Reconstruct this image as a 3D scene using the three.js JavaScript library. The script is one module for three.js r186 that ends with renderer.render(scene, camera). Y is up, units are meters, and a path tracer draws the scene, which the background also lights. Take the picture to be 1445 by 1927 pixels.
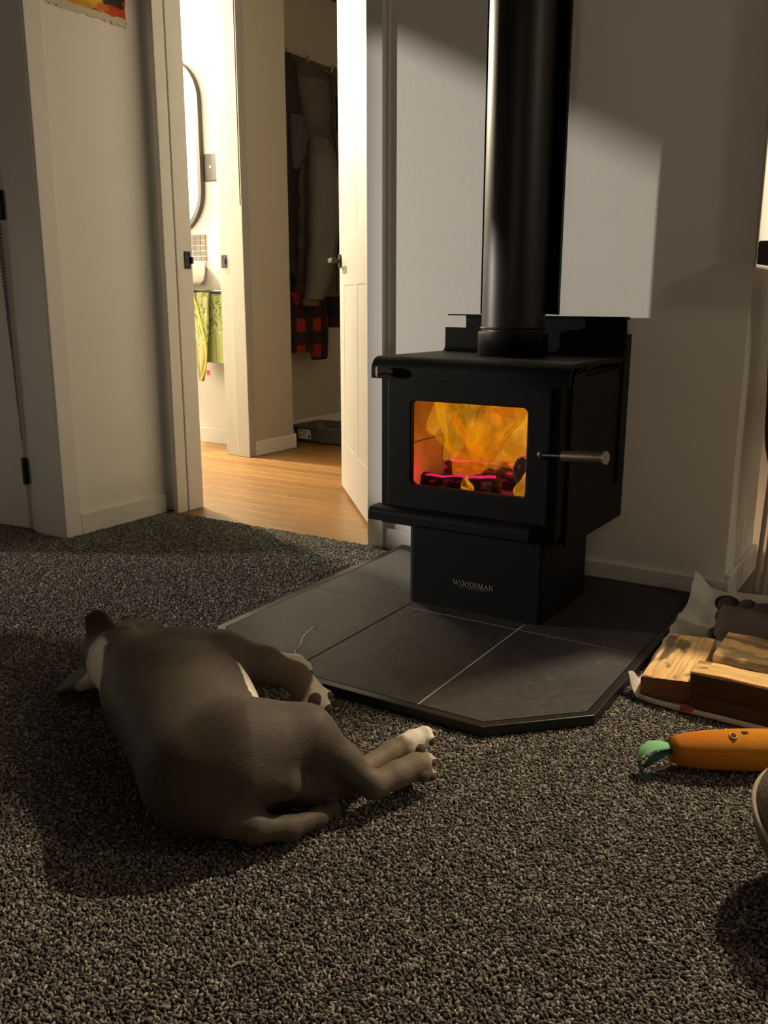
import * as THREE from 'three';
import { RoundedBoxGeometry } from 'three/addons/geometries/RoundedBoxGeometry.js';
import { mergeGeometries, mergeVertices } from 'three/addons/utils/BufferGeometryUtils.js';
import { FontLoader } from 'three/addons/loaders/FontLoader.js';
import { TextGeometry } from 'three/addons/geometries/TextGeometry.js';

// ------------------------------------------------------------------ camera, lights, exposure
const scene = new THREE.Scene();
scene.background = new THREE.Color(0x000000);
const camera = new THREE.PerspectiveCamera(2 * Math.atan(963.5 / 1701.15) * 180 / Math.PI, 1445 / 1927, 0.05, 40);
camera.rotation.order = 'YXZ';
camera.position.set(0, 0.78, 0);
camera.rotation.set(-0.234579, 0.557331, 0.001);
scene.add(camera);
const renderer = new THREE.WebGLRenderer({ antialias: true });
renderer.toneMapping = THREE.LinearToneMapping;
renderer.toneMappingExposure = 1.0;
renderer.shadowMap.enabled = true;

const SIDE_LAMP = { p: [-6.0, 0.9, 0.1], c: 0xfff4e6, i: 74, r: 0.035 };   // reading lamp in the room to the left
const KITCHEN = { p: [0.05, 2.28, -3.05], c: 0xffe6c2, i: 25.5, r: 0.05 };   // kitchen downlight beyond the wing wall
const BATH = { p: [-4.4, 2.2, -3.3], c: 0xffecc8, i: 55, r: 0.09 };      // bathroom ceiling light
const ROOM = { p: [0.5, 1.32, 2.6], c: 0xffeedb, i: 1.7, r: 0.22 };       // shaded lamp on the sideboard behind the sofa
const PENDANT = { p: [2.0, 1.95, -1.6], c: 0xffe9cc, i: 1.9, r: 0.11 };      // dining pendant off to the right
function lamp(L, dist = 0) {
  const l = new THREE.PointLight(L.c, L.i, dist, 2);
  l.position.set(...L.p); l.castShadow = true; l.shadow.radius = L.r / 0.02;
  scene.add(l); return l;
}

// ------------------------------------------------------------------ random, noise, textures
function rng(seed) { let s = seed >>> 0; return () => { s = (s + 0x6D2B79F5) >>> 0; let t = s; t = Math.imul(t ^ (t >>> 15), t | 1); t ^= t + Math.imul(t ^ (t >>> 7), t | 61); return ((t ^ (t >>> 14)) >>> 0) / 4294967296; }; }
const R = rng(7);
function hash3(x, y, z) { let h = Math.imul(x, 374761393) ^ Math.imul(y, 668265263) ^ Math.imul(z, 2147483647 ^ 0x5bd1e995); h = Math.imul(h ^ (h >>> 13), 1274126177); return ((h ^ (h >>> 16)) >>> 0) / 4294967296; }
const sm = t => t * t * (3 - 2 * t), mix = (a, b, t) => a + (b - a) * t, clamp = (x, a = 0, b = 1) => Math.min(b, Math.max(a, x));
const ss = (a, b, x) => sm(clamp((x - a) / (b - a)));
function noise(x, y, z = 0, per = 0) {
  const xi = Math.floor(x), yi = Math.floor(y), zi = Math.floor(z), u = sm(x - xi), v = sm(y - yi), w = sm(z - zi);
  const m = k => per ? ((k % per) + per) % per : k;
  const c = (a, b, d) => hash3(m(xi + a), m(yi + b), zi + d);
  return mix(mix(mix(c(0, 0, 0), c(1, 0, 0), u), mix(c(0, 1, 0), c(1, 1, 0), u), v), mix(mix(c(0, 0, 1), c(1, 0, 1), u), mix(c(0, 1, 1), c(1, 1, 1), u), v), w);
}
function fbm(x, y, z = 0, o = 4, per = 0) { let s = 0, a = 0.5, t = 0; for (let i = 0; i < o; i++) { s += a * noise(x, y, z + i * 17, per); t += a; a *= 0.5; x *= 2; y *= 2; z *= 2; per *= 2; } return s / t; }
function tex(n, m, fn, srgb = true, rx = 1, ry = 1) {
  const d = new Uint8Array(n * m * 4);
  for (let j = 0; j < m; j++) for (let i = 0; i < n; i++) {
    const c = fn(i / n, j / m), k = (j * n + i) * 4;
    if (typeof c === 'number') { d[k] = d[k + 1] = d[k + 2] = clamp(c) * 255; } else { d[k] = clamp(c[0]) * 255; d[k + 1] = clamp(c[1]) * 255; d[k + 2] = clamp(c[2]) * 255; }
    d[k + 3] = typeof c === 'number' || c.length < 4 ? 255 : clamp(c[3]) * 255;
  }
  const t = new THREE.DataTexture(d, n, m); t.magFilter = THREE.LinearFilter; t.minFilter = THREE.LinearMipmapLinearFilter; t.generateMipmaps = true;
  t.wrapS = t.wrapT = THREE.RepeatWrapping; t.repeat.set(rx, ry); if (srgb) t.colorSpace = THREE.SRGBColorSpace; t.needsUpdate = true; return t;
}
function canvasTex(w, h, draw) { const c = document.createElement('canvas'); c.width = w; c.height = h; draw(c.getContext('2d'), w, h); const t = new THREE.CanvasTexture(c); t.colorSpace = THREE.SRGBColorSpace; return t; }
const std = o => new THREE.MeshStandardMaterial(o), phys = o => new THREE.MeshPhysicalMaterial(o);
const lin = (r, g, b) => new THREE.Color().setRGB(r, g, b);

// ------------------------------------------------------------------ object helpers
const used = new Map();
function numbered(n) { const k = used.get(n) || 0; used.set(n, k + 1); return k ? `${n}_${String(k).padStart(3, '0')}` : n; }
function shadows(m) { m.castShadow = m.receiveShadow = true; return m; }
function thing(name, label, category, pos = [0, 0, 0], turn = 0, group) {
  const o = new THREE.Group(); o.name = numbered(name); o.position.set(...pos); o.rotation.y = turn;
  o.userData = { label, category }; if (group) o.userData.group = group; scene.add(o); return o;
}
function part(name, geo, mat, parent, label) {
  const m = shadows(new THREE.Mesh(Array.isArray(geo) ? mergeGeometries(geo.map(plain)) : geo, mat)); m.name = parent === scene ? numbered(name) : partName(name, parent);
  if (label) m.userData.label = label; parent.add(m); return m;
}
const partCount = new WeakMap();
function partName(n, p) { let c = partCount.get(p); if (!c) partCount.set(p, c = {}); const k = c[n] || 0; c[n] = k + 1; return k ? `${n}_${String(k).padStart(3, '0')}` : n; }
function solo(name, geo, mat, label, category, group) { const m = part(name, geo, mat, scene); m.userData = { label, category }; if (group) m.userData.group = group; return m; }
function struct(name, geo, mat, parent = scene) { const m = part(name, geo, mat, parent); if (parent === scene) m.userData.kind = 'structure'; return m; }
function structGroup(name) { const g = new THREE.Group(); g.name = numbered(name); g.userData.kind = 'structure'; scene.add(g); return g; }
function plain(g) { g = g.index ? g.toNonIndexed() : g; for (const k of Object.keys(g.attributes)) if (!['position', 'normal', 'uv'].includes(k)) g.deleteAttribute(k); if (!g.attributes.uv) g.setAttribute('uv', new THREE.BufferAttribute(new Float32Array(g.attributes.position.count * 2), 2)); g.morphAttributes = {}; return g; }
// uv in metres, by the dominant axis of each face
function metreUV(g) {
  g = plain(g); const p = g.attributes.position, n = g.attributes.normal, uv = g.attributes.uv;
  for (let i = 0; i < p.count; i++) {
    const ax = Math.abs(n.getX(i)), ay = Math.abs(n.getY(i)), az = Math.abs(n.getZ(i));
    if (ay > ax && ay > az) uv.setXY(i, p.getX(i), p.getZ(i)); else if (ax > az) uv.setXY(i, p.getZ(i), p.getY(i)); else uv.setXY(i, p.getX(i), p.getY(i));
  }
  return g;
}
function box(x0, x1, y0, y1, z0, z1, r = 0.002) {
  const w = Math.abs(x1 - x0), h = Math.abs(y1 - y0), d = Math.abs(z1 - z0), rr = Math.min(r, w * 0.45, h * 0.45, d * 0.45);
  const g = rr > 0 ? new RoundedBoxGeometry(w, h, d, 2, rr) : new THREE.BoxGeometry(w, h, d);
  g.translate((x0 + x1) / 2, (y0 + y1) / 2, (z0 + z1) / 2); return metreUV(g);
}
const V = (x, y, z) => new THREE.Vector3(x, y, z);
function tube(pts, r, seg = 32, rad = 8, closed = false) { return new THREE.TubeGeometry(new THREE.CatmullRomCurve3(pts.map(p => V(...p)), closed), seg, r, rad, closed); }
function cyl(a, b, r0, r1 = r0, seg = 24) {
  const A = V(...a), B = V(...b), d = B.clone().sub(A), g = new THREE.CylinderGeometry(r1, r0, d.length(), seg, 1);
  g.applyQuaternion(new THREE.Quaternion().setFromUnitVectors(V(0, 1, 0), d.clone().normalize())); g.translate(...A.add(B).multiplyScalar(0.5).toArray()); return g;
}
function ball(c, rx, ry = rx, rz = rx, seg = 18) { const g = new THREE.SphereGeometry(1, seg, Math.round(seg * 0.7)); g.scale(rx, ry, rz); g.translate(...c); return g; }
function lathe(pts, seg = 40) { return new THREE.LatheGeometry(pts.map(p => new THREE.Vector2(...p)), seg); }
// loft through rings of equal length (arrays of [x,y,z]); closed around, capped at both ends
function loft(rings, caps = true, uvScale = [1, 1]) {
  const n = rings[0].length, P = [], U = [], I = [];
  rings.forEach((r, j) => { for (let i = 0; i <= n; i++) { P.push(...r[i % n]); U.push(i / n * uvScale[0], j / (rings.length - 1) * uvScale[1]); } });
  for (let j = 0; j < rings.length - 1; j++) for (let i = 0; i < n; i++) { const a = j * (n + 1) + i, b = a + 1, c = a + n + 1, d = c + 1; I.push(a, b, c, b, d, c); }
  if (caps) for (const [j, f] of [[0, 1], [rings.length - 1, 0]]) {
    const c = [0, 0, 0]; rings[j].forEach(p => { for (let k = 0; k < 3; k++) c[k] += p[k] / n; });
    const k0 = P.length / 3; P.push(...c); U.push(0.5, j ? uvScale[1] : 0);
    for (let i = 0; i < n; i++) { const a = j * (n + 1) + i, b = a + 1; f ? I.push(k0, b, a) : I.push(k0, a, b); }
  }
  const g = new THREE.BufferGeometry(); g.setAttribute('position', new THREE.Float32BufferAttribute(P, 3)); g.setAttribute('uv', new THREE.Float32BufferAttribute(U, 2)); g.setIndex(I); g.computeVertexNormals(); return g;
}
function extrude(pts, depth, bevel = 0, holes = []) {
  const s = new THREE.Shape(pts.map(p => new THREE.Vector2(...p))); for (const h of holes) s.holes.push(new THREE.Path(h.map(p => new THREE.Vector2(...p))));
  return new THREE.ExtrudeGeometry(s, { depth: depth - 2 * bevel, bevelEnabled: bevel > 0, bevelSize: bevel, bevelThickness: bevel, bevelOffset: -bevel, bevelSegments: 2, curveSegments: 10 }).translate(0, 0, bevel);
}
function roundRect(x0, x1, y0, y1, r, n = 6) { const o = []; for (const [cx, cy, a] of [[x1 - r, y1 - r, 0], [x0 + r, y1 - r, 90], [x0 + r, y0 + r, 180], [x1 - r, y0 + r, 270]]) for (let i = 0; i <= n; i++) { const t = (a + 90 * i / n) * Math.PI / 180; o.push([cx + r * Math.cos(t), cy + r * Math.sin(t)]); } return o; }

// ------------------------------------------------------------------ materials of the room
const wallBump = tex(512, 512, (u, v) => 0.5 + 0.5 * (fbm(u * 64, v * 64, 1, 3, 64) - 0.5), false, 2, 2);
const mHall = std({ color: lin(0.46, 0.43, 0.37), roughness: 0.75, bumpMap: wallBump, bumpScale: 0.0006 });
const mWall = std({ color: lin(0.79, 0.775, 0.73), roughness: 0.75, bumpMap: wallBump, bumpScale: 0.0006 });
const mDim = std({ color: lin(0.20, 0.185, 0.165), roughness: 0.9 });
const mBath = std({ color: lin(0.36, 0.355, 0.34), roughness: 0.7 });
const mTrim = std({ color: lin(0.72, 0.705, 0.665), roughness: 0.42 });
const mCeil = std({ color: lin(0.62, 0.61, 0.58), roughness: 0.9 });
const mDoor = std({ color: lin(0.50, 0.49, 0.46), roughness: 0.4 });
const mBlackMetal = std({ color: lin(0.012, 0.012, 0.012), roughness: 0.42, metalness: 0.2 });
const mBronze = std({ color: lin(0.05, 0.045, 0.04), roughness: 0.35, metalness: 0.7 });

// ------------------------------------------------------------------ room shell
const H = 2.4, zW = -2.377, zC = -2.357, xL = -2.43;
const carpetTex = tex(512, 512, (u, v) => { const n = fbm(u * 128, v * 128, 3, 2, 128), m = fbm(u * 8, v * 8, 9, 3, 8); const k = 0.13 + 0.22 * n * n + 0.05 * m; return [k * 1.03, k * 0.96, k * 0.86]; }, true, 3, 3);
const mCarpetBase = std({ color: 0xffffff, map: carpetTex, roughness: 1 });
struct('floor', [metreUV(new THREE.BoxGeometry(11, 0.1, 5.4).translate(-1.5, -0.056, -2.362 + 2.7)), box(-2.44, -2.366, -0.1, -0.004, -2.39, -2.36, 0)], mCarpetBase);
// opening for the reading lamp's light: solved from where its light edges fall
const L1 = SIDE_LAMP.p, XP = -3.6;
const onWallPlane = (x, y, z) => { const t = (XP - L1[0]) / (x - L1[0]); return [L1[2] + (z - L1[2]) * t, L1[1] + (y - L1[1]) * t]; };
{
  const A = onWallPlane(-1.50, 1.530, zW), B = onWallPlane(-0.673, 1.119, zW), k = (B[1] - A[1]) / (B[0] - A[0]);
  const z1 = onWallPlane(-1.75, 0, -1.268)[0], z0 = -1.222;
  const lo = onWallPlane(-2.05, 0, -1.89), lo2 = onWallPlane(-1.75, 0, -2.15), top = z => A[1] + k * (z - A[0]);
  const pts = [[z1, 0.0], [z1, top(z1)], [z0, top(z0)], [z0, lo2[1] + 0.12], [lo2[0], lo2[1] + 0.02], [lo[0], lo[1]], [lo[0], 0.0]];
  const g = extrude([[-1.6, 0], [3, 0], [3, H], [-1.6, H]], 0.02, 0, [pts.map(p => [p[0], Math.max(p[1], 0.003)])]);
  g.rotateY(-Math.PI / 2); g.translate(XP, 0, 0);
  struct('wall_far_left', metreUV(g), mWall);
  struct('wall_closet', box(-3.62, -3.5, 0, H, -1.91, -1.5, 0), mWall);
}
struct('wall_front', box(-7, 4, 0, H, 3, 3.1, 0), mDim);
struct('wall_lamp_side', box(-7.1, -7, -0.1, H, -7, 3.1, 0), mDim);
struct('wall_right', box(4, 4.1, -0.1, H, -7, 3.1, 0), mCeil);
struct('wall_rear', box(-7.1, 4.1, -0.1, H, -7.1, -7, 0), mCeil);
struct('ceiling', box(-7.1, 4.1, H, H + 0.1, -7.1, 3.1, 0), mDim);
struct('floor_kitchen', box(-1.2, 4, -0.1, -0.006, -7, -2.362, 0), std({ color: lin(0.16, 0.12, 0.09), roughness: 0.6 }));
// wing wall behind the stove
struct('wall_stove', [box(-1.474, -0.435, 0, H, -2.74, zW, 0.004)], mWall);
struct('baseboard_stove', [box(-1.472, -0.423, -0.005, 0.062, zW, -2.365, 0.003), box(-0.435, -0.423, -0.005, 0.075, -2.752, zW, 0.003)], mTrim);
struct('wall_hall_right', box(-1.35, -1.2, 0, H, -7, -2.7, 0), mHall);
// left wall, its end post and the cupboard wall
struct('wall_left', box(xL - 0.09, xL, 0, H, -2.38, -1.91, 0.001), mWall);
struct('baseboard_left', box(xL, xL + 0.013, -0.005, 0.068, -2.352, -1.962, 0.003), mTrim);
struct('trim_1', [box(-2.442, -2.418, -0.005, H, -1.962, -1.897, 0.003), box(-2.545, -2.426, -0.005, H, -1.912, -1.895, 0.003)], mTrim);
struct('trim_2', [box(-2.585, -2.545, -0.005, H, -1.96, -1.904, 0.003), box(-2.612, -2.583, -0.005, H, -1.96, -1.915, 0.003)], mTrim);
struct('wall_hall_front', [box(-5.2, -2.39, 0, H, -2.49, zW, 0), box(-2.4, -1.46, 1.98, H, -2.49, zW, 0)], mWall);
// hall doorway: jambs, stop and casing
struct('trim_3', [box(-2.389, -2.365, -0.005, 2.0, -2.409, zC, 0.003), box(-2.39, -2.372, -0.005, 2.0, -2.43, -2.405, 0.001), box(-2.389, -2.364, -0.005, 2.0, -2.492, -2.414, 0.003)], mTrim);
struct('trim_4', [box(-1.532, -1.474, -0.005, 2.0, -2.39, zC, 0.003), box(-1.532, -1.46, -0.005, 2.0, -2.49, -2.37, 0.002), box(-2.39, -1.474, 1.94, 2.0, -2.39, zC, 0.003)], mTrim);
// hall walls and bathroom
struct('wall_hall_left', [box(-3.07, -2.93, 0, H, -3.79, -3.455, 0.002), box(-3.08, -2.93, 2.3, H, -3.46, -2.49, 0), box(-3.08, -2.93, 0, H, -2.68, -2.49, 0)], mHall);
struct('trim_5', [box(-3.00, -2.92, -0.005, 2.39, -3.462, -3.42, 0.003), box(-3.08, -2.99, -0.005, 2.39, -3.475, -3.434, 0.003), box(-2.932, -2.918, -0.005, 2.39, -3.47, -3.42, 0.003)], mBath);
struct('baseboard_hall', [box(-2.93, -2.917, -0.005, 0.07, -3.80, -3.47, 0.003), box(-3.075, -2.918, -0.005, 0.07, -3.803, -3.79, 0.003)], mTrim);
struct('wall_bath_back', box(-5.2, -2.95, 0, H, -3.79, -3.683, 0), mBath);
struct('wall_bath_left', box(-5.3, -5.2, 0, H, -3.79, -2.4, 0), mBath);
struct('baseboard_bath', box(-5.2, -3.06, -0.005, 0.075, -3.683, -3.67, 0.003), mBath);
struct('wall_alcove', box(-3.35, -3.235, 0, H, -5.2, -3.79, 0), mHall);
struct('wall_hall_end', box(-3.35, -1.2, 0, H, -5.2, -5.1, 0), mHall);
struct('baseboard_alcove', box(-3.235, -3.222, -0.005, 0.07, -5.1, -3.80, 0.003), mTrim);

// timber floor of the hall and bathroom, plank by plank
{
  const g = structGroup('floor_hall');
  part('subfloor', box(-5.2, -1.2, -0.1, -0.013, -5.2, -2.364, 0), std({ color: lin(0.05, 0.03, 0.015), roughness: 1 }), g);
  const mats = [];
  for (let k = 0; k < 7; k++) {
    const t = tex(256, 64, (u, v) => {
      const gr = fbm(u * 5 + k * 9, v * 26, k, 4), fine = noise(u * 30, v * 120, k + 40), b = 0.72 + 0.24 * (gr - 0.5) * 2 + 0.05 * (fine - 0.5) + (k - 3) * 0.016;
      return [0.86 * b + 0.06, 0.66 * b + 0.02, 0.41 * b - 0.01];
    });
    mats.push(std({ map: t, roughness: 0.38, color: lin(0.56, 0.57, 0.53) }));
  }
  const W = 0.088, geos = new Map();
  let row = 0;
  for (let z = -2.364; z > -4.75; z -= W, row++) {
    let x = -1.36 + (row * 0.37 % 0.9);
    const deep = z - W < -2.49;
    const xmin = deep ? -4.0 : -2.366;
    while (x > xmin) {
      const x1 = Math.min(x, deep ? -1.352 : -1.53), len = 0.9, x0 = Math.max(x - len, xmin);
      x -= len;
      if (x1 - x0 < 0.04) continue;
      const zc = z - W / 2;
      if (zc < -3.79 && x1 < -3.23) continue;
      const b = box(x0 + 0.0003, x1 - 0.0003, -0.016, -0.005 - 0.0002 * R(), z - W + 0.0003, z - 0.0003, 0.0005);
      const uv = b.attributes.uv, p = b.attributes.position; for (let i = 0; i < p.count; i++) uv.setXY(i, (p.getX(i) - x0) / 0.9, (p.getZ(i) - z) / W);
      part('plank', b, mats[Math.floor(R() * 7)], g);
    }
  }
}

// ------------------------------------------------------------------ lamps out of the frame
const glow = (c, e) => std({ color: 0x111111, emissive: c, emissiveIntensity: e, roughness: 0.6 });
{
  const t = thing('floor_lamp', 'small reading lamp with a round bulb in the room to the left', 'lamp', [L1[0], 0, L1[2]]);
  part('base', lathe([[0, 0], [0.12, 0], [0.12, 0.012], [0.02, 0.022], [0, 0.022]]), mBlackMetal, t);
  part('pole', cyl([0, 0.02, 0], [0, 0.84, 0], 0.009), mBlackMetal, t);
  part('bulb', ball([0, 0.9, 0], 0.036), glow(SIDE_LAMP.c, 4), t);
  lamp(SIDE_LAMP);
  const k = thing('ceiling_light', 'kitchen ceiling light beyond the wing wall', 'ceiling light', [KITCHEN.p[0], 0, KITCHEN.p[2]]);
  part('fitting', cyl([0, 2.345, 0], [0, 2.4, 0], 0.07), mTrim, k);
  part('bulb', ball([0, 2.28, 0], 0.062), glow(KITCHEN.c, 4), k);
  lamp(KITCHEN);
  const b = thing('ceiling_light', 'bathroom ceiling light above the basin', 'ceiling light', [BATH.p[0], 0, BATH.p[2]]);
  part('fitting', cyl([0, 2.3, 0], [0, 2.4, 0], 0.1), mTrim, b);
  part('bulb', ball([0, 2.2, 0], 0.092), glow(BATH.c, 4), b);
  lamp(BATH);
  const r = thing('table_lamp', 'round glass table lamp on the sideboard behind the sofa', 'lamp', [ROOM.p[0], 0, ROOM.p[2]]);
  part('globe', ball([0, ROOM.p[1], 0], 0.222), glow(ROOM.c, 0.4), r);
  part('stand', cyl([0, 0.8, 0], [0, 1.12, 0], 0.03), mBlackMetal, r);
  solo('sideboard', [box(-0.4, 1.4, 0.05, 0.8, 2.3, 2.9, 0.005), box(-0.38, 1.38, 0, 0.05, 2.35, 2.85, 0)], mDim, 'low dark sideboard behind the sofa', 'sideboard');
  lamp(ROOM);
  const pd = thing('pendant_light', 'round pendant lamp hanging over the dining area to the right', 'pendant light', [PENDANT.p[0], 0, PENDANT.p[2]]);
  part('globe', ball([0, PENDANT.p[1], 0], 0.112), glow(PENDANT.c, 0.8), pd); part('cord', cyl([0, 2.06, 0], [0, 2.4, 0], 0.004), mBlackMetal, pd);
  lamp(PENDANT);
  const so = thing('sofa', 'dark fabric sofa from which the photograph is taken', 'sofa', [0, 0, 0]);
  const mSofa = std({ color: lin(0.05, 0.048, 0.046), roughness: 0.95 });
  part('seat', box(-1.6, 1.5, 0.05, 0.42, 0.05, 0.9, 0.05), mSofa, so); part('backrest', box(-1.6, 1.5, 0.1, 0.86, 0.78, 1.0, 0.06), mSofa, so);
}
// bar table against the end of the wing wall, whose top edge cuts the kitchen light, and what stands on it
{
  const t = thing('bar_table', 'dark topped bar table with thin pale legs against the end of the wing wall', 'table', [0, 0, 0]);
  part('tabletop', box(-0.418, 0.95, 0.852, 0.905, -3.0, -2.305, 0.004), std({ color: lin(0.035, 0.03, 0.027), roughness: 0.6 }), t);
  for (const [x, z] of [[-0.345, -2.50], [-0.37, -2.54], [0.88, -2.38], [0.88, -2.92], [-0.33, -2.92]]) part('leg', cyl([x - 0.015, -0.006, z], [x + 0.01, 0.852, z], 0.006, 0.008, 12), std({ color: lin(0.42, 0.37, 0.3), roughness: 0.45 }), t);
  const sp = thing('speaker', 'slim black tower speaker standing on the bar table', 'speaker', [-0.36, 0.905, -2.39]);
  part('cabinet', box(-0.043, 0.047, 0, 0.75, -0.06, 0.05, 0.006), mBlackMetal, sp);
  part('grille', box(-0.038, 0.042, 0.03, 0.72, 0.049, 0.054, 0.003), std({ color: lin(0.02, 0.02, 0.02), roughness: 0.95 }), sp);
}

// ------------------------------------------------------------------ doors
{
  // panelled hall door, swung open into the hall
  const W = 0.83, Ht = 1.93, T = 0.035;
  const d = thing('door', 'white panelled door with dark lever handle standing open into the hall', 'door', [-2.102, 0.008, -3.07], -Math.atan2(0.739, 0.674));
  const cols = [[0.122, 0.365], [0.455, 0.70]], rows = [[0.195, 0.81], [1.0, 1.78]];
  const holes = []; for (const c of cols) for (const r of rows) holes.push([[c[0], r[0]], [c[1], r[0]], [c[1], r[1]], [c[0], r[1]]]);
  const frame = extrude([[0, 0], [W, 0], [W, Ht], [0, Ht]], T, 0.0025, holes).translate(0, 0, -T / 2);
  part('frame', frame, mDoor, d);
  for (const c of cols) for (const r of rows) {
    const ring = (i, z) => [[c[0] + i, r[0] + i, z], [c[1] - i, r[0] + i, z], [c[1] - i, r[1] - i, z], [c[0] + i, r[1] - i, z]];
    const f = [0, 0.006, 0.012, 0.03, 0.042, 0.05, 0.05], zz = [0.0165, 0.0075, 0.004, 0.004, 0.0115, 0.0135, 0.0135];
    const A = loft([...f.map((i, k) => ring(i, zz[k]))].reverse().concat([...f.map((i, k) => ring(i, -zz[k]))].slice(0, 0)), true).toNonIndexed(); A.computeVertexNormals();
    const B = loft(f.map((i, k) => ring(i, -zz[k])), true).toNonIndexed(); B.computeVertexNormals();
    part('panel', [A, B], mDoor, d);
  }
  const hd = new THREE.Group(); hd.name = 'handle'; d.add(hd);
  const hy = 0.905, hx = 0.04;
  for (const s of [1, -1]) {
    part('rose', cyl([hx, hy, s * T / 2], [hx, hy, s * (T / 2 + 0.008)], 0.026), mBronze, hd);
    part('lever', [cyl([hx, hy, s * 0.02], [hx, hy, s * 0.062], 0.009), box(hx - 0.011, hx + 0.11, hy - 0.009, hy + 0.009, s * 0.052, s * 0.068, 0.003)], mBronze, hd);
  }
  for (const y of [0.2, 1.0, 1.75]) part('hinge', cyl([W + 0.006, y, -0.02], [W + 0.006, y + 0.09, -0.02], 0.007), mBlackMetal, d);
  solo('door_stop', [lathe([[0, 0], [0.016, 0], [0.014, 0.007], [0.008, 0.011], [0, 0.011]], 20).translate(-2.035, -0.005, -3.02)], mBlackMetal, 'small black rubber stop on the timber floor under the open hall door', 'door stop');

  // cupboard door at the left edge, slightly ajar
  const c = thing('door', 'plain white cupboard door hung on black hinges at the left edge', 'door', [-2.617, 0.0, -1.925], 0.10);
  part('slab', box(-0.82, -0.004, 0.004, 1.95, -0.02, 0.018, 0.003), mTrim, c);
  for (const y of [0.158, 1.012]) part('hinge', [cyl([0.001, y, 0.021], [0.001, y + 0.092, 0.021], 0.006, 0.006, 12), box(-0.014, 0.0, y + 0.002, y + 0.09, 0.0175, 0.0205, 0.001), box(0.001, 0.013, y + 0.002, y + 0.09, 0.0165, 0.0195, 0.001)], mBlackMetal, c);
  // perforated brush strip down the hinge gap
  const st = part('hinge_strip', extrude([[-0.03, 1.005], [-0.004, 1.005], [-0.001, 0.30], [-0.003, 0.28]], 0.002).translate(0, 0, 0.018), std({ color: lin(0.45, 0.42, 0.38), roughness: 0.8 }), c);
  const holes2 = [];
  for (let i = 0; i < 62; i++) { const t = i / 62, y = 1.0 - t * 0.70, w = mix(0.0095, 0.0014, t); for (const s of t < 0.55 ? [0, 1] : [0.5]) { const g = new THREE.CylinderGeometry(1, 1, 0.0016, 8).rotateX(Math.PI / 2); g.scale(w * 0.42, 0.0042, 1); g.rotateZ(s ? 0.4 : -0.4); g.translate(mix(-0.017, -0.002, t) + (s - 0.5) * w * 1.05, y + (s ? 0.004 : 0), 0.0205); holes2.push(g); } }
  const ph = part('perforation', holes2, mBlackMetal, st); ph.userData.kind = 'stuff';
}
// strike plates
for (const [nm, P, sx] of [['black strike plate on the left jamb of the hall doorway', [-2.364, 0.903, -2.468], 0], ['black strike plate on the far jamb of the bathroom doorway', [-3.05, 0.942, -3.433], 1]]) {
  const g = sx ? [box(-0.016, 0.016, -0.03, 0.03, 0, 0.004, 0.0012), box(0.006, 0.012, -0.012, 0.012, 0.003, 0.009, 0.002), ball([0, 0.022, 0.004], 0.003), ball([0, -0.022, 0.004], 0.003)] : [box(0, 0.004, -0.03, 0.03, -0.012, 0.018, 0.0012), box(0.003, 0.012, -0.012, 0.012, -0.018, -0.008, 0.002), ball([0.004, 0.022, 0], 0.003), ball([0.004, -0.022, 0], 0.003)];
  const m = solo('strike_plate', g, mBlackMetal, nm, 'strike plate'); m.position.set(...P);
}

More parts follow.
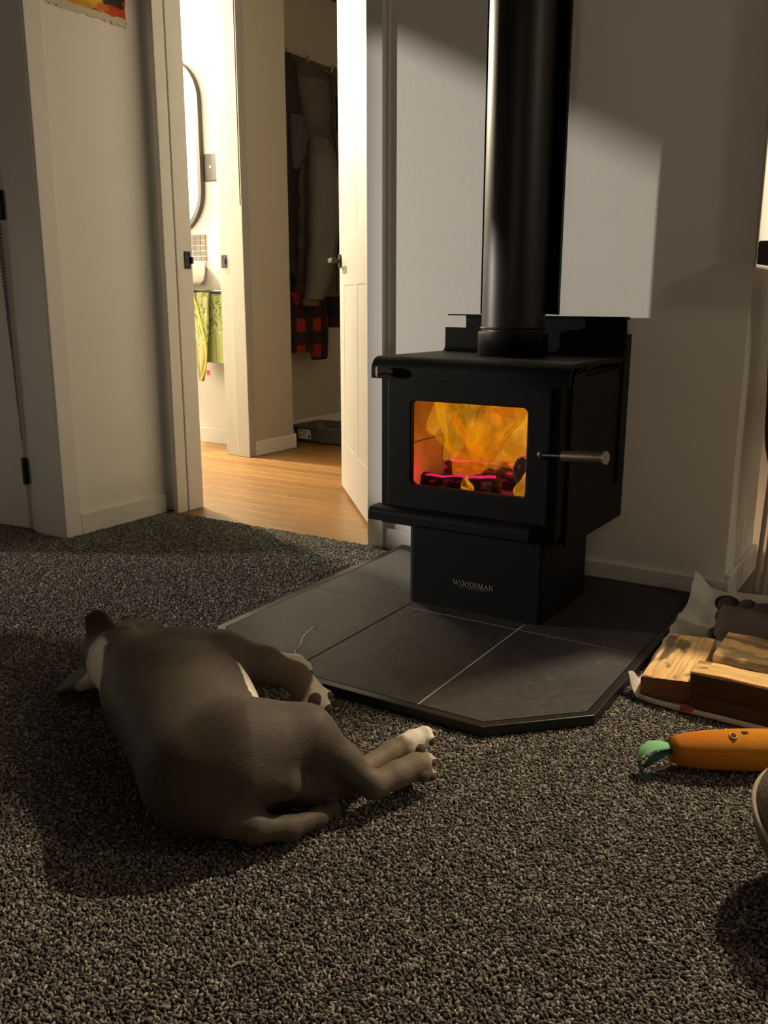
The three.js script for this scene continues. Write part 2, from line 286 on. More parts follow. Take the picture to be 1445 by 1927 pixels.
// ------------------------------------------------------------------ hearth
const hearthTop = 0.02;
{
  const t = thing('hearth', 'dark slate tiled hearth with cut corners under the wood stove', 'hearth');
  const outer = [[-1.403, -2.358], [-1.403, -1.504], [-1.262, -1.370], [-0.645, -1.370], [-0.487, -1.525], [-0.487, -2.358]];
  const inner = [[-1.381, -2.342], [-1.381, -1.513], [-1.253, -1.390], [-0.652, -1.390], [-0.504, -1.534], [-0.504, -2.342]];
  const up = (pts, y0, y1, bev = 0, holes = []) => extrude(pts.map(p => [p[0], -p[1]]), y1 - y0, bev, holes.map(h => h.map(p => [p[0], -p[1]]))).rotateX(-Math.PI / 2).translate(0, y0, 0);
  const mEdge = phys({ color: lin(0.013, 0.0125, 0.012), roughness: 0.36, specularIntensity: 0.7 });
  part('base', up(outer.map(p => [mix(p[0], -0.95, 0.02), mix(p[1], -1.9, 0.012)]), -0.006, 0.012), std({ color: lin(0.01, 0.01, 0.01), roughness: 0.8 }), t);
  part('border', metreUV(up(outer, 0.0, hearthTop, 0.0016, [inner])), mEdge, t);
  const groutLight = std({ color: lin(0.34, 0.33, 0.31), roughness: 0.95 }), groutDark = std({ color: lin(0.02, 0.02, 0.02), roughness: 0.95 });
  part('grout_bed', up(inner, 0.010, hearthTop - 0.004), groutDark, t);
  const slate = [];
  for (let k = 0; k < 3; k++) {
    const f = (u, v) => fbm(u * 10 + k * 3.3, v * 14, k * 5, 5, 0);
    const map = tex(384, 384, (u, v) => { const n = f(u, v), s = Math.pow(noise(u * 90, v * 60, k + 3), 6), c = 0.150 + 0.08 * (n - 0.5) + 0.1 * s; return [c * 1.02, c, c * 0.96]; });
    const bump = tex(384, 384, (u, v) => 0.6 * fbm(u * 26, v * 34, k * 7 + 1, 4) + 0.4 * fbm(u * 90, v * 80, k + 2, 2), false);
    slate.push(std({ map, bumpMap: bump, bumpScale: 0.0022, roughness: 0.6 }));
  }
  const clip = (poly, a, c, keepLess, axis) => { const out = []; for (let i = 0; i < poly.length; i++) { const p = poly[i], q = poly[(i + 1) % poly.length], ip = keepLess ? p[axis] <= c : p[axis] >= c, iq = keepLess ? q[axis] <= c : q[axis] >= c; if (ip) out.push(p); if (ip !== iq) { const s = (c - p[axis]) / (q[axis] - p[axis]); out.push([mix(p[0], q[0], s), mix(p[1], q[1], s)]); } } return out; };
  const xs = [-1.385, -1.0965, -0.7905, -0.50], zs = [-2.35, -1.8605, -1.38];
  for (let i = 0; i < 3; i++) for (let j = 0; j < 2; j++) {
    let p = inner.map(q => [mix(q[0], -0.95, 0.003), mix(q[1], -1.87, 0.003)]); p = clip(p, 0, xs[i] + 0.0014, false, 0); p = clip(p, 0, xs[i + 1] - 0.0014, true, 0); p = clip(p, 0, zs[j] + 0.0012, false, 1); p = clip(p, 0, zs[j + 1] - 0.0012, true, 1);
    part('tile', metreUV(up(p, 0.013, hearthTop - 0.0003 * (i === 1), 0.0008)), slate[(i + j * 2) % 3], t);
  }
  part('grout', up([[-0.7918, -1.392], [-0.7892, -1.392], [-0.7892, -1.90], [-0.7918, -1.90]], 0.014, hearthTop - 0.0006), std({ color: lin(0.55, 0.53, 0.5), roughness: 0.95 }), t);
  part('grout', up([[-1.096, -1.8615], [-1.096, -1.8595], [-0.506, -1.8595], [-0.506, -1.8615]], 0.014, hearthTop - 0.0007), groutLight, t);
}
solo('thread', tube([[-1.205, 0.0215, -1.62], [-1.184, 0.0215, -1.55], [-1.162, 0.0215, -1.512], [-1.15, 0.0215, -1.478], [-1.13, 0.0215, -1.455], [-1.118, 0.0218, -1.43]], 0.0008, 40, 5), std({ color: lin(0.75, 0.72, 0.66), roughness: 0.9 }), 'fine white thread lying on the left hearth tile near the dog\'s paws', 'thread');

// ------------------------------------------------------------------ wood stove
const mStoveBump = tex(256, 256, (u, v) => fbm(u * 96, v * 96, 4, 2, 96), false, 4, 4);
const mStove = phys({ color: lin(0.005, 0.005, 0.005), roughness: 0.5, specularIntensity: 0.25, bumpMap: mStoveBump, bumpScale: 0.00018 });
const mStoveDark = std({ color: lin(0.008, 0.008, 0.008), roughness: 0.6 });
const font = await new FontLoader().loadAsync('fonts/droid/droid_serif_regular.typeface.json');
const SX = -0.965, zF = -1.91;
{
  const t = thing('wood_stove', 'black freestanding wood stove with a glowing glass door on the hearth', 'wood stove');
  // pedestal
  part('pedestal', metreUV(extrude(roundRect(-1.118, -0.752, 1.912, 2.21, 0.014), 0.25, 0.001).rotateX(-Math.PI / 2).translate(0, hearthTop, 0)), mStove, t);
  const lettering = (str, size, x, y, mat, e = 0.0012) => { const g = new TextGeometry(str, { font, size, depth: e, curveSegments: 4 }); g.translate(x, y, -1.9115); return g; };
  part('lettering', lettering('WOODSMAN', 0.0128, -0.989, 0.083), phys({ color: lin(0.75, 0.74, 0.72), roughness: 0.28, metalness: 0.85 }), t, 'silver raised lettering reading WOODSMAN');
  part('lettering_underline', box(-0.972, -0.897, 0.0785, 0.0795, -1.912, -1.9105, 0.0003), phys({ color: lin(0.3, 0.3, 0.3), roughness: 0.3, metalness: 0.85 }), t);
  // firebox shell (open at the front), with a brick lining
  const x0 = -1.198, x1 = -0.728, yb = 0.215, yt = 0.615, zb = -2.29;
  part('firebox', [box(x0, x1, yb, yb + 0.02, zb, zF - 0.012, 0.003), box(x0, x1, yt - 0.01, yt, zb, zF - 0.012, 0.003), box(x0, x0 + 0.012, yb, yt, zb, zF - 0.012, 0.003), box(x1 - 0.012, x1, yb, yt, zb, zF - 0.012, 0.003), box(x0, x1, yb, yt, zb, zb + 0.012, 0.003),
    extrude([[x0, yb], [x1, yb], [x1, yt], [x0, yt]], 0.012, 0.001, [roundRect(-1.115, -0.80, 0.315, 0.54, 0.01)]).translate(0, 0, zF - 0.013)].map(metreUV), mStove, t);
  const mBrick = std({ color: lin(0.50, 0.34, 0.20), roughness: 0.95, bumpMap: mStoveBump, bumpScale: 0.002 });
  for (let i = 0; i < 4; i++) for (let j = 0; j < 2; j++) part('fire_brick', box(-1.17 + i * 0.104, -1.17 + i * 0.104 + 0.102, 0.262 + j * 0.15, 0.262 + j * 0.15 + 0.148, -2.2, -2.17, 0.003), mBrick, t);
  for (const sx of [-1.18, -0.762]) for (let j = 0; j < 2; j++) part('fire_brick', box(sx, sx + 0.018, 0.262 + j * 0.15, 0.262 + j * 0.15 + 0.148, -2.168, -1.95, 0.003), mBrick, t);
  part('baffle', [box(-1.17, -0.755, 0.565, 0.585, -2.2, -1.99, 0.003), box(-0.93, -0.765, 0.505, 0.56, -2.165, -2.12, 0.006)], std({ color: lin(0.62, 0.5, 0.42), roughness: 0.9 }), t);
  part('ash_bed', (() => { const g = new THREE.PlaneGeometry(0.40, 0.24, 40, 24).rotateX(-Math.PI / 2); const p = g.attributes.position; for (let i = 0; i < p.count; i++) p.setY(i, 0.03 * fbm(p.getX(i) * 22 + 5, p.getZ(i) * 22 + 9, 3, 3)); g.translate(-0.962, 0.263, -2.06); g.computeVertexNormals(); return g; })(), std({ color: lin(0.18, 0.12, 0.1), roughness: 1, emissive: lin(1, 0.08, 0.14), emissiveIntensity: 0.10 }), t);
  // door with glass
  const dr = new THREE.Group(); dr.name = 'door'; t.add(dr);
  part('door_frame', metreUV(extrude(roundRect(-1.175, -0.748, 0.262, 0.585, 0.008), 0.02, 0.003, [roundRect(-1.109, -0.804, 0.325, 0.533, 0.013)]).translate(0, 0, zF - 0.012)), mStove, dr);
  part('pane', extrude(roundRect(-1.116, -0.797, 0.318, 0.54, 0.01), 0.004).translate(0, 0, zF - 0.009), phys({ color: 0xffffff, transmission: 1, thickness: 0, roughness: 0.0, ior: 1.45 }), dr);
  const hg = new THREE.Group(); hg.name = 'handle'; dr.add(hg);
  const a = [-0.766, 0.430, -1.902], e = [-0.608, 0.444, -1.866], m1 = a.map((q, i) => mix(q, e[i], 0.36));
  part('handle_rod', [cyl(a, m1, 0.0042), ball(a, 0.011, 0.011, 0.006)], mBlackMetal, hg);
  const dir = V(...e).sub(V(...a)).normalize(), cap = V(...e).addScaledVector(dir, 0.004).toArray();
  part('handle_grip', cyl(m1, e, 0.0125), std({ color: lin(0.10, 0.07, 0.05), roughness: 0.38, metalness: 0.7 }), hg, 'dark bronze cylindrical grip');
  part('handle_cap', cyl(e, cap, 0.0145), std({ color: lin(0.32, 0.31, 0.30), roughness: 0.3, metalness: 0.8 }), hg);
  // ash shelf with a rolled front lip
  const prof = []; for (let i = 0; i <= 8; i++) { const q = i / 8 * Math.PI * 0.5; prof.push([-1.874 + Math.sin(q) * 0.014 , 0.251 + Math.cos(q) * 0.014]); }
  const shelfP = [[-1.905, 0.265], ...prof, [-1.860, 0.236], [-1.866, 0.233], [-1.872, 0.249], [-1.877, 0.257], [-1.905, 0.258]];
  part('ash_shelf', metreUV(new THREE.ExtrudeGeometry(new THREE.Shape(shelfP.map(p => new THREE.Vector2(-p[0], p[1]))), { depth: 0.43, bevelEnabled: true, bevelSize: 0.0015, bevelThickness: 0.0015, bevelSegments: 2 }).rotateY(Math.PI / 2).translate(-1.204, 0, 0)), mStove, t);
  // side panels with the slot under the top
  for (const s of [0, 1]) {
    const pg = extrude([[1.958, 0.206], [2.372, 0.200], [2.372, 0.684], [2.345, 0.684], [2.32, 0.64], [2.27, 0.632], [1.99, 0.618], [1.966, 0.606], [1.958, 0.592]], 0.008, 0.001, [[[2.03, 0.598], [2.285, 0.602], [2.288, 0.626], [2.035, 0.619]]]).rotateY(Math.PI / 2);
    part('side_panel', metreUV(pg.translate(s ? -0.727 : -1.211, 0, 0)), mStove, t);
  }
  // top plate rolled down at the front, turned up at the back
  const tp = [[-2.282, 0.694], [-2.282, 0.65]]; for (let i = 0; i <= 5; i++) { const q = i / 5 * Math.PI / 2; tp.push([-2.264 - Math.cos(q) * 0.018, 0.648 - Math.sin(q) * 0.018]); }
  const nose = []; for (let i = 0; i <= 10; i++) { const q = i / 10 * Math.PI * 0.5; nose.push([-1.93 + Math.sin(q) * 0.032, 0.602 + Math.cos(q) * 0.032]); }
  const top = [...tp, ...nose, [-1.898, 0.584], [-1.906, 0.584], ...nose.slice().reverse().map(p => [mix(p[0], -1.93, 0.26), mix(p[1], 0.602, 0.26)]), [-2.262, 0.621], [-2.290, 0.64], [-2.290, 0.694]];
  part('top_plate', metreUV(new THREE.ExtrudeGeometry(new THREE.Shape(top.map(p => new THREE.Vector2(-p[0], p[1]))), { depth: 0.512, bevelEnabled: true, bevelSize: 0.0012, bevelThickness: 0.0012, bevelSegments: 2 }).rotateY(Math.PI / 2).translate(-1.219, 0, 0)), mStove, t);
  // air slide knob under the left end of the top
  part('air_knob', [cyl([-1.16, 0.60, -1.905], [-1.186, 0.601, -1.878], 0.008), cyl([-1.186, 0.601, -1.878], [-1.19, 0.601, -1.874], 0.0125)], std({ color: lin(0.12, 0.09, 0.065), roughness: 0.4, metalness: 0.6 }), t);
  // rear heat shield with its folded top
  part('rear_shield', [box(-1.166, -0.712, 0.30, 0.727, -2.306, -2.300, 0.002), box(-1.118, -0.80, hearthTop, 0.302, -2.306, -2.300, 0.002), box(-1.222, -1.12, 0.7275, 0.7305, -2.325, -2.298, 0.001), box(-1.166, -0.712, 0.722, 0.729, -2.325, -2.300, 0.001)], mStove, t);
}
{
  // flue: collar, pipe, half-round heat shield
  const f = thing('flue', 'black stove flue pipe with a half round heat shield behind it', 'flue pipe', [-0.956, 0, -2.15]);
  part('collar', lathe([[0.0, 0.634], [0.088, 0.634], [0.088, 0.69], [0.086, 0.694], [0, 0.694]], 64), mStove, f);
  part('ring', new THREE.TorusGeometry(0.081, 0.003, 10, 64).rotateX(Math.PI / 2).translate(0, 0.702, 0), mStove, f);
  part('pipe', lathe([[0, 0.69], [0.0795, 0.69], [0.0795, 2.39], [0, 2.39]], 72), phys({ color: lin(0.006, 0.006, 0.006), roughness: 0.42, specularIntensity: 0.8 }), f);
  const arc = (w, sag) => { const q = []; for (let k = 0; k <= 30; k++) { const t = k / 15 - 1; q.push([-t * w, sag * (1 - t * t)]); } return q; };
  part('heat_shield', extrude([[0.106, -0.014], ...arc(0.106, 0.043), [-0.106, -0.014], [-0.1035, -0.014], ...arc(0.1035, 0.0405).reverse(), [0.1035, -0.014]], 1.66).rotateX(-Math.PI / 2).translate(0, 0.735, -0.041), mStove, f);
  for (const y of [0.75, 1.3]) for (const q of [-1, 1]) part('bracket', box(q * 0.07, q * 0.105, y, y + 0.012, -0.045, -0.038, 0.002), mStove, f);
  part('bolt', ball([0.083, 0.68, 0.035], 0.004), mBronze, f);
}

// ------------------------------------------------------------------ fire
{
  const emberMap = tex(256, 128, (u, v) => { const n = fbm(u * 14, v * 6, 3, 4), m = fbm(u * 40, v * 16, 5, 2), cr = ss(0.50, 0.72, n) * (0.4 + 0.6 * m); return [cr, cr * 0.10, cr * 0.26]; });
  const barkMap = tex(256, 128, (u, v) => { const n = fbm(u * 20, v * 7, 8, 4), k = 0.10 + 0.14 * n; return [k * 1.2, k * 0.7, k * 0.5]; });
  const logMat = e => std({ map: barkMap, roughness: 1, emissive: 0xffffff, emissiveMap: emberMap, emissiveIntensity: e });
  const mEmber = std({ color: lin(0.3, 0.02, 0.06), roughness: 1, emissive: lin(1.0, 0.02, 0.16), emissiveIntensity: 0.75 });
  const logGeo = (len, r, seed) => { const rings = []; for (let k = 0; k <= 14; k++) { const ring = []; for (let i = 0; i < 16; i++) { const a = i / 16 * 6.283, rr = r * (0.85 + 0.3 * noise(k * 0.5 + seed, i * 0.55, seed)); ring.push([(k / 14 - 0.5) * len, rr * Math.cos(a), rr * Math.sin(a)]); } rings.push(ring); } return loft(rings.reverse(), true, [2, 2]); };
  const logs = [
    ['charred log with a glowing pink upper edge low on the left of the fire', [-1.01, 0.318, -1.985], 0.20, 0.028, 0.12, 0.02],
    ['short dark log with a glowing end at the right of the fire', [-0.815, 0.372, -2.0], 0.09, 0.034, -0.05, 0.06],
    ['dark burning log lying at the back of the fire', [-0.95, 0.33, -2.09], 0.30, 0.04, -0.08, 0.05],
  ];
  logs.forEach(([lb, p, len, r, ry, rz], k) => {
    const t = thing('burning_log', lb, 'log', p, ry);
    part('wood', logGeo(len, r, k * 3.1 + 1).rotateZ(rz), logMat(k === 2 ? 0.7 : 0.22), t);
    const pts = []; for (let i = 0; i <= 10; i++) pts.push([(i / 10 - 0.5) * len * 0.94, r * 0.93 + 0.009 * (noise(i * 1.3, k) - 0.5) + Math.tan(rz) * (i / 10 - 0.5) * len, r * 0.42]);
    part('ember_edge', tube(pts, 0.0036, 30, 6), mEmber, t, 'glowing pink edge');
    if (k < 2) part('ember_end', ball([k ? -len / 2 : -len / 2, 0, 0.004], 0.006, r * 0.9, r * 0.8), std({ color: lin(0.2, 0.02, 0.05), roughness: 1, emissive: lin(0.9, 0.03, 0.16), emissiveIntensity: k ? 0.5 : 0.7 }), t);
  });
  // flames: closed tongues, brighter along their rims
  const fl = thing('fire', 'orange and yellow flames filling the stove behind the glass', 'fire', [0, 0, 0]);
  const flameMap = s => tex(160, 160, (u, v) => {
    const wx = fbm(u * 3 + s, v * 3, s + 2, 3) - 0.5, wy = fbm(u * 3, v * 3 + s, s + 5, 3) - 0.5;
    const n = fbm(u * 2.6 + 1.8 * wx + s * 3, v * 2.0 + 1.8 * wy, s, 3), hot = ss(0.56, 0.74, fbm(u * 3 + 2 * wy + s * 7, v * 2.4 + 2 * wx, s + 20, 3)), dark = ss(0.50, 0.30, n), b = 0.80 + 0.3 * (n - 0.5) - 0.36 * dark;
    return [Math.min(1, b * 1.2 + 0.2 * hot), b * 0.72 + 0.16 * hot, 0.025 + 0.22 * hot];
  });
  const maps = [1, 2, 3, 4].map(flameMap);
  const F = (x, y, z, w, h, d, lean, k, op, em, tint = 0xffffff) => {
    const rings = [], N = 22; for (let j = 0; j <= N; j++) { const t = j / N, prof = Math.pow(Math.sin(Math.PI * Math.min(1, t * 0.93 + 0.07)), 0.8) * (1 - 0.45 * t) + 0.01, ring = []; const ox = lean * t * t + 0.18 * w * Math.sin(t * 6 + k * 2), oz = 0.1 * d * Math.sin(t * 5 + k); for (let i = 0; i < 20; i++) { const a = i / 20 * 6.283, wob = 0.75 + 0.5 * noise(Math.cos(a) * 1.6 + k * 5, Math.sin(a) * 1.6, t * 4 + k); ring.push([clamp(x + ox + w / 2 * prof * wob * Math.cos(a), -1.158, -0.766), y + h * t, clamp(z + oz + d / 2 * prof * wob * Math.sin(a), -2.166, -1.945)]); } rings.push(ring); }
    part('flame', loft(rings, true, [1, 1]), std({ color: 0x000000, roughness: 1, emissive: tint, emissiveMap: maps[k % 4], emissiveIntensity: em, transparent: true, opacity: op + 0.12, side: THREE.DoubleSide, depthWrite: false }), fl);
  };
  F(-0.955, 0.27, -2.14, 0.42, 0.36, 0.03, 0.0, 0, 0.70, 0.62);
  const fr = rng(61);
  for (let i = 0; i < 22; i++) {
    const x = mix(-1.07, -0.80, fr()), w = mix(0.05, 0.13, fr()), h = mix(0.10, 0.24, fr()), y = mix(0.31, 0.42, fr());
    F(x, y, mix(-2.10, -1.985, fr()), w, h, 0.03, mix(-0.03, 0.03, fr()), i + 1, 0.02 + 0.20 * fr(), 0.55 + 0.5 * fr(), i % 5 === 0 ? 0xffc8b0 : 0xffffff);
  }
  F(-1.06, 0.37, -2.03, 0.085, 0.17, 0.03, -0.012, 31, 0.12, 0.7);
  F(-1.09, 0.40, -2.06, 0.09, 0.16, 0.04, 0.01, 41, 0.30, 0.6); F(-1.115, 0.43, -2.04, 0.06, 0.12, 0.03, 0.012, 43, 0.25, 0.6); F(-1.07, 0.46, -2.08, 0.12, 0.12, 0.04, 0.0, 45, 0.3, 0.62);
  F(-0.835, 0.305, -1.965, 0.05, 0.085, 0.02, 0.015, 5, 0.45, 0.95);
  F(-0.985, 0.30, -1.96, 0.04, 0.05, 0.015, 0.01, 6, 0.45, 0.9);
  F(-0.87, 0.495, -2.0, 0.12, 0.055, 0.03, 0.01, 33, 0.25, 0.95, 0xffc8a8);
  for (const [x, y, z, i] of [[-1.02, 0.44, -2.06, 0.04], [-0.89, 0.45, -2.05, 0.05], [-1.12, 0.33, -1.99, 0.012]]) { const l = new THREE.PointLight(i < 0.02 ? 0xff2060 : 0xffa030, i, 0, 2); l.position.set(x, y, z); l.castShadow = true; l.shadow.radius = 1.2; scene.add(l); }
}
//@@OBJECTS
// ------------------------------------------------------------------ carpet pile
{
  const inPoly = (x, z, P) => { let c = false; for (let i = 0, j = P.length - 1; i < P.length; j = i++) if ((P[i][1] > z) !== (P[j][1] > z) && x < (P[j][0] - P[i][0]) * (z - P[i][1]) / (P[j][1] - P[i][1]) + P[i][0]) c = !c; return c; };
  const hp = [[-1.401, -2.36], [-1.401, -1.502], [-1.26, -1.372], [-0.647, -1.372], [-0.489, -1.527], [-0.489, -2.36]];
  const view = [[-0.98, -0.28], [0.18, -0.78], [-0.30, -2.361], [-2.64, -2.361], [-3.05, -1.88], [-2.3, -1.0]];
  const g = mergeVertices(plain(new THREE.SphereGeometry(1, 6, 4))); g.scale(0.0034, 0.0019, 0.0016);
  const list = [], step = 0.0042, r = rng(99);
  for (let x = -3.1; x < 0.2; x += step) for (let z = -2.365; z < -0.25; z += step) {
    const px = x + (r() - 0.5) * step, pz = z + (r() - 0.5) * step;
    if (!inPoly(px, pz, view) || inPoly(px, pz, hp)) continue;
    if (px < -2.418 && pz < -1.895) continue;
    if (px > -1.53 && pz < -2.355 && px < -0.44) continue;
    list.push([px, pz]);
  }
  const im = new THREE.InstancedMesh(g, std({ color: 0xffffff, roughness: 0.95 }), list.length);
  const m = new THREE.Matrix4(), q = new THREE.Quaternion(), e = new THREE.Euler(), c = new THREE.Color(), s = V(1, 1, 1);
  list.forEach(([x, z], i) => {
    e.set((r() - 0.5) * 1.3, r() * 6.283, (r() - 0.5) * 1.4); q.setFromEuler(e); const k = 0.8 + 0.6 * r(); s.set(k, k, k);
    m.compose(V(x, -0.0036 + (r() - 0.5) * 0.0042, z), q, s); im.setMatrixAt(i, m);
    const t = r(), b = 0.09 + 0.31 * t * t * (0.6 + 0.8 * r()); c.setRGB(b * 1.0, b * 0.935, b * 0.83); im.setColorAt(i, c);
  });
  im.name = numbered('carpet_pile'); im.userData = { label: 'grey brown flecked loop pile of the carpet', category: 'carpet', kind: 'stuff' }; shadows(im); scene.add(im);
}

// ------------------------------------------------------------------ dog
{
  const P = [];   // primitives: [kind, ...]
  const cap = (a, b, ra, rb, k = 0.02) => P.push({ t: 0, a, b, ra, rb, k });
  const ell = (c, r, k = 0.05, rot = 0, tilt = 0) => P.push({ t: 1, c, r, k, cs: Math.cos(rot), sn: Math.sin(rot), ct: Math.cos(tilt), st: Math.sin(tilt) });
  // trunk (x towards the head, y up, z towards the belly)
  ell([0.335, 0.094, 0.045], [0.19, 0.095, 0.125], 0.01);
  ell([0.17, 0.090, 0.03], [0.18, 0.090, 0.112], 0.04);
  ell([0.085, 0.085, 0.012], [0.085, 0.085, 0.098], 0.04);
  ell([0.43, 0.108, 0.09], [0.085, 0.060, 0.09], 0.035);
  ell([0.33, 0.055, 0.115], [0.15, 0.053, 0.065], 0.03);
  // neck, skull, muzzle, cheek
  cap([0.44, 0.090, 0.022], [0.585, 0.080, 0.008], 0.080, 0.066, 0.04);
  ell([0.655, 0.076, 0.006], [0.072, 0.060, 0.064], 0.03);
  cap([0.70, 0.065, 0.055], [0.775, 0.054, 0.11], 0.047, 0.035, 0.025);
  ell([0.69, 0.075, 0.055], [0.05, 0.042, 0.045], 0.02);
  cap([0.78, 0.048, 0.105], [0.80, 0.046, 0.127], 0.031, 0.024, 0.012);
  cap([0.60, 0.132, 0.022], [0.72, 0.108, 0.06], 0.011, 0.012, 0.018);       // folds of skin over the cheek
  cap([0.575, 0.122, 0.045], [0.69, 0.092, 0.088], 0.010, 0.011, 0.016);
  // upper ear: a thin upright flap
  for (let i = 0; i <= 6; i++) { const f = i / 6; cap([mix(0.646, 0.594, f), mix(0.105, 0.116, f), mix(-0.04, 0.012, f)], [mix(0.676, 0.652, f), mix(0.150, 0.160, f), mix(-0.034, -0.006, f)], 0.0085, 0.006, 0.01); }
  cap([0.676, 0.150, -0.032], [0.664, 0.166, -0.018], 0.006, 0.005, 0.01);
  // lower ear, flat on the carpet
  for (let i = 0; i <= 4; i++) { const f = i / 4; cap([mix(0.66, 0.60, f), 0.045, mix(-0.05, -0.055, f)], [mix(0.705, 0.655, f), 0.014, mix(-0.075, -0.103, f)], 0.012, 0.008, 0.012); }
  // upper foreleg
  cap([0.445, 0.118, 0.085], [0.405, 0.128, 0.150], 0.060, 0.046, 0.03);
  cap([0.405, 0.128, 0.150], [0.378, 0.108, 0.218], 0.044, 0.034, 0.02);
  cap([0.378, 0.108, 0.218], [0.352, 0.082, 0.272], 0.034, 0.025, 0.015);
  cap([0.352, 0.082, 0.272], [0.338, 0.055, 0.288], 0.026, 0.027, 0.012);
  cap([0.338, 0.055, 0.288], [0.325, 0.040, 0.300], 0.027, 0.027, 0.01);
  const toes = [[0.334, 0.018, 0.286], [0.313, 0.017, 0.300], [0.305, 0.028, 0.313], [0.317, 0.047, 0.321]];
  const roots = [[0.338, 0.036, 0.287], [0.327, 0.034, 0.294], [0.322, 0.038, 0.302], [0.328, 0.049, 0.307]];
  toes.forEach((q, i) => cap(roots[i], q, 0.0125, 0.0105, 0.007));
  cap([0.345, 0.075, 0.262], [0.338, 0.064, 0.262], 0.009, 0.007, 0.01);    // carpal pad bump
  // lower foreleg resting on the hearth
  cap([0.43, 0.07, 0.10], [0.455, 0.055, 0.20], 0.05, 0.036, 0.03);
  cap([0.455, 0.055, 0.20], [0.50, 0.047, 0.300], 0.034, 0.023, 0.015);
  cap([0.50, 0.047, 0.300], [0.486, 0.044, 0.333], 0.022, 0.022, 0.01);
  for (let i = 0; i < 4; i++) cap([0.488, 0.043, 0.330], [0.468 + i * 0.009, 0.034 + 0.004 * Math.sin(i), 0.351 + 0.004 * Math.sin(i * 1.05)], 0.012, 0.0098, 0.006);
  // upper hind leg: thigh, stifle, shank, hock, metatarsus, toes
  ell([0.078, 0.118, 0.075], [0.086, 0.054, 0.108], 0.03, -0.25);
  cap([0.07, 0.128, 0.06], [0.052, 0.122, 0.155], 0.068, 0.046, 0.03);
  cap([0.052, 0.126, 0.155], [0.024, 0.082, 0.205], 0.044, 0.027, 0.02);
  cap([0.024, 0.082, 0.205], [-0.004, 0.043, 0.243], 0.026, 0.0165, 0.014);
  cap([0.045, 0.085, 0.19], [0.012, 0.058, 0.235], 0.012, 0.010, 0.012);
  cap([-0.004, 0.043, 0.243], [0.006, 0.044, 0.29], 0.021, 0.0195, 0.012);
  cap([0.006, 0.044, 0.29], [0.014, 0.043, 0.332], 0.0195, 0.023, 0.012);
  for (let i = 0; i < 4; i++) cap([0.013, 0.043, 0.33], [0.004 + i * 0.0105, 0.048 - Math.abs(i - 1.4) * 0.006 - (i === 0 ? 0.012 : 0), 0.357 - (i === 0 ? 0.006 : 0)], 0.0125, 0.0108, 0.006);
  // lower hind leg
  cap([0.10, 0.06, 0.07], [0.055, 0.055, 0.155], 0.06, 0.040, 0.03);
  cap([0.055, 0.055, 0.155], [0.036, 0.034, 0.215], 0.038, 0.022, 0.018);
  cap([0.040, 0.040, 0.215], [0.062, 0.030, 0.252], 0.021, 0.021, 0.014);
  cap([0.062, 0.030, 0.252], [0.090, 0.030, 0.325], 0.020, 0.018, 0.012);
  cap([0.090, 0.030, 0.325], [0.099, 0.034, 0.380], 0.0185, 0.023, 0.012);
  for (let i = 0; i < 4; i++) cap([0.098, 0.034, 0.378], [0.086 + i * 0.0095, 0.050 - Math.abs(i - 1.3) * 0.007, 0.404 - Math.abs(i - 1.5) * 0.002], 0.0125, 0.0108, 0.006);
  // rump folds and tail
  cap([0.018, 0.098, 0.045], [0.004, 0.085, 0.095], 0.034, 0.020, 0.025);
  cap([0.004, 0.082, 0.10], [0.034, 0.052, 0.135], 0.016, 0.018, 0.018);
const tail = [[0.035, 0.075, -0.01], [0.004, 0.058, 0.010], [-0.014, 0.040, 0.042], [-0.020, 0.026, 0.092], [-0.004, 0.017, 0.148], [0.012, 0.0145, 0.182]], tr = [0.034, 0.027, 0.021, 0.0165, 0.0138, 0.0120];
  for (let i = 0; i < 5; i++) cap(tail[i], tail[i + 1], tr[i], tr[i + 1], i ? 0.010 : 0.025);

  function prim(p, x, y, z) {
    if (p.t === 0) {
      const ax = x - p.a[0], ay = y - p.a[1], az = z - p.a[2], bx = p.b[0] - p.a[0], by = p.b[1] - p.a[1], bz = p.b[2] - p.a[2];
      const h = clamp((ax * bx + ay * by + az * bz) / (bx * bx + by * by + bz * bz));
      return Math.hypot(ax - bx * h, ay - by * h, az - bz * h) - mix(p.ra, p.rb, h);
    }
    let dx = x - p.c[0], dy = y - p.c[1], dz = z - p.c[2]; const rx = dx * p.cs + dz * p.sn, rz = -dx * p.sn + dz * p.cs;
    const k0 = Math.hypot(rx / p.r[0], dy / p.r[1], rz / p.r[2]), k1 = Math.hypot(rx / p.r[0] ** 2, dy / p.r[1] ** 2, rz / p.r[2] ** 2);
    return k1 < 1e-9 ? -Math.min(...p.r) : k0 * (k0 - 1) / k1;
  }
  for (const p of P) { const r = p.t ? Math.max(...p.r) : Math.max(p.ra, p.rb), m = r + p.k + 0.03; p.bx = p.t ? [p.c.map(v => v - m), p.c.map(v => v + m)] : [p.a.map((v, i) => Math.min(v, p.b[i]) - m), p.a.map((v, i) => Math.max(v, p.b[i]) + m)]; }
  const sdf = (x, y, z) => {
    let d = 0.2;
    for (const p of P) {
      const [lo, hi] = p.bx; if (x < lo[0] || x > hi[0] || y < lo[1] || y > hi[1] || z < lo[2] || z > hi[2]) continue;
      const e = prim(p, x, y, z), h = Math.max(p.k - Math.abs(d - e), 0) / p.k; d = Math.min(d, e) - h * h * p.k * 0.25;
    }
    return Math.max(d, 0.004 - y);
  };
  // surface nets
  const cell = 0.0052, lo = [-0.09, -0.004, -0.16], n = [Math.ceil(0.93 / cell), Math.ceil(0.26 / cell), Math.ceil(0.60 / cell)];
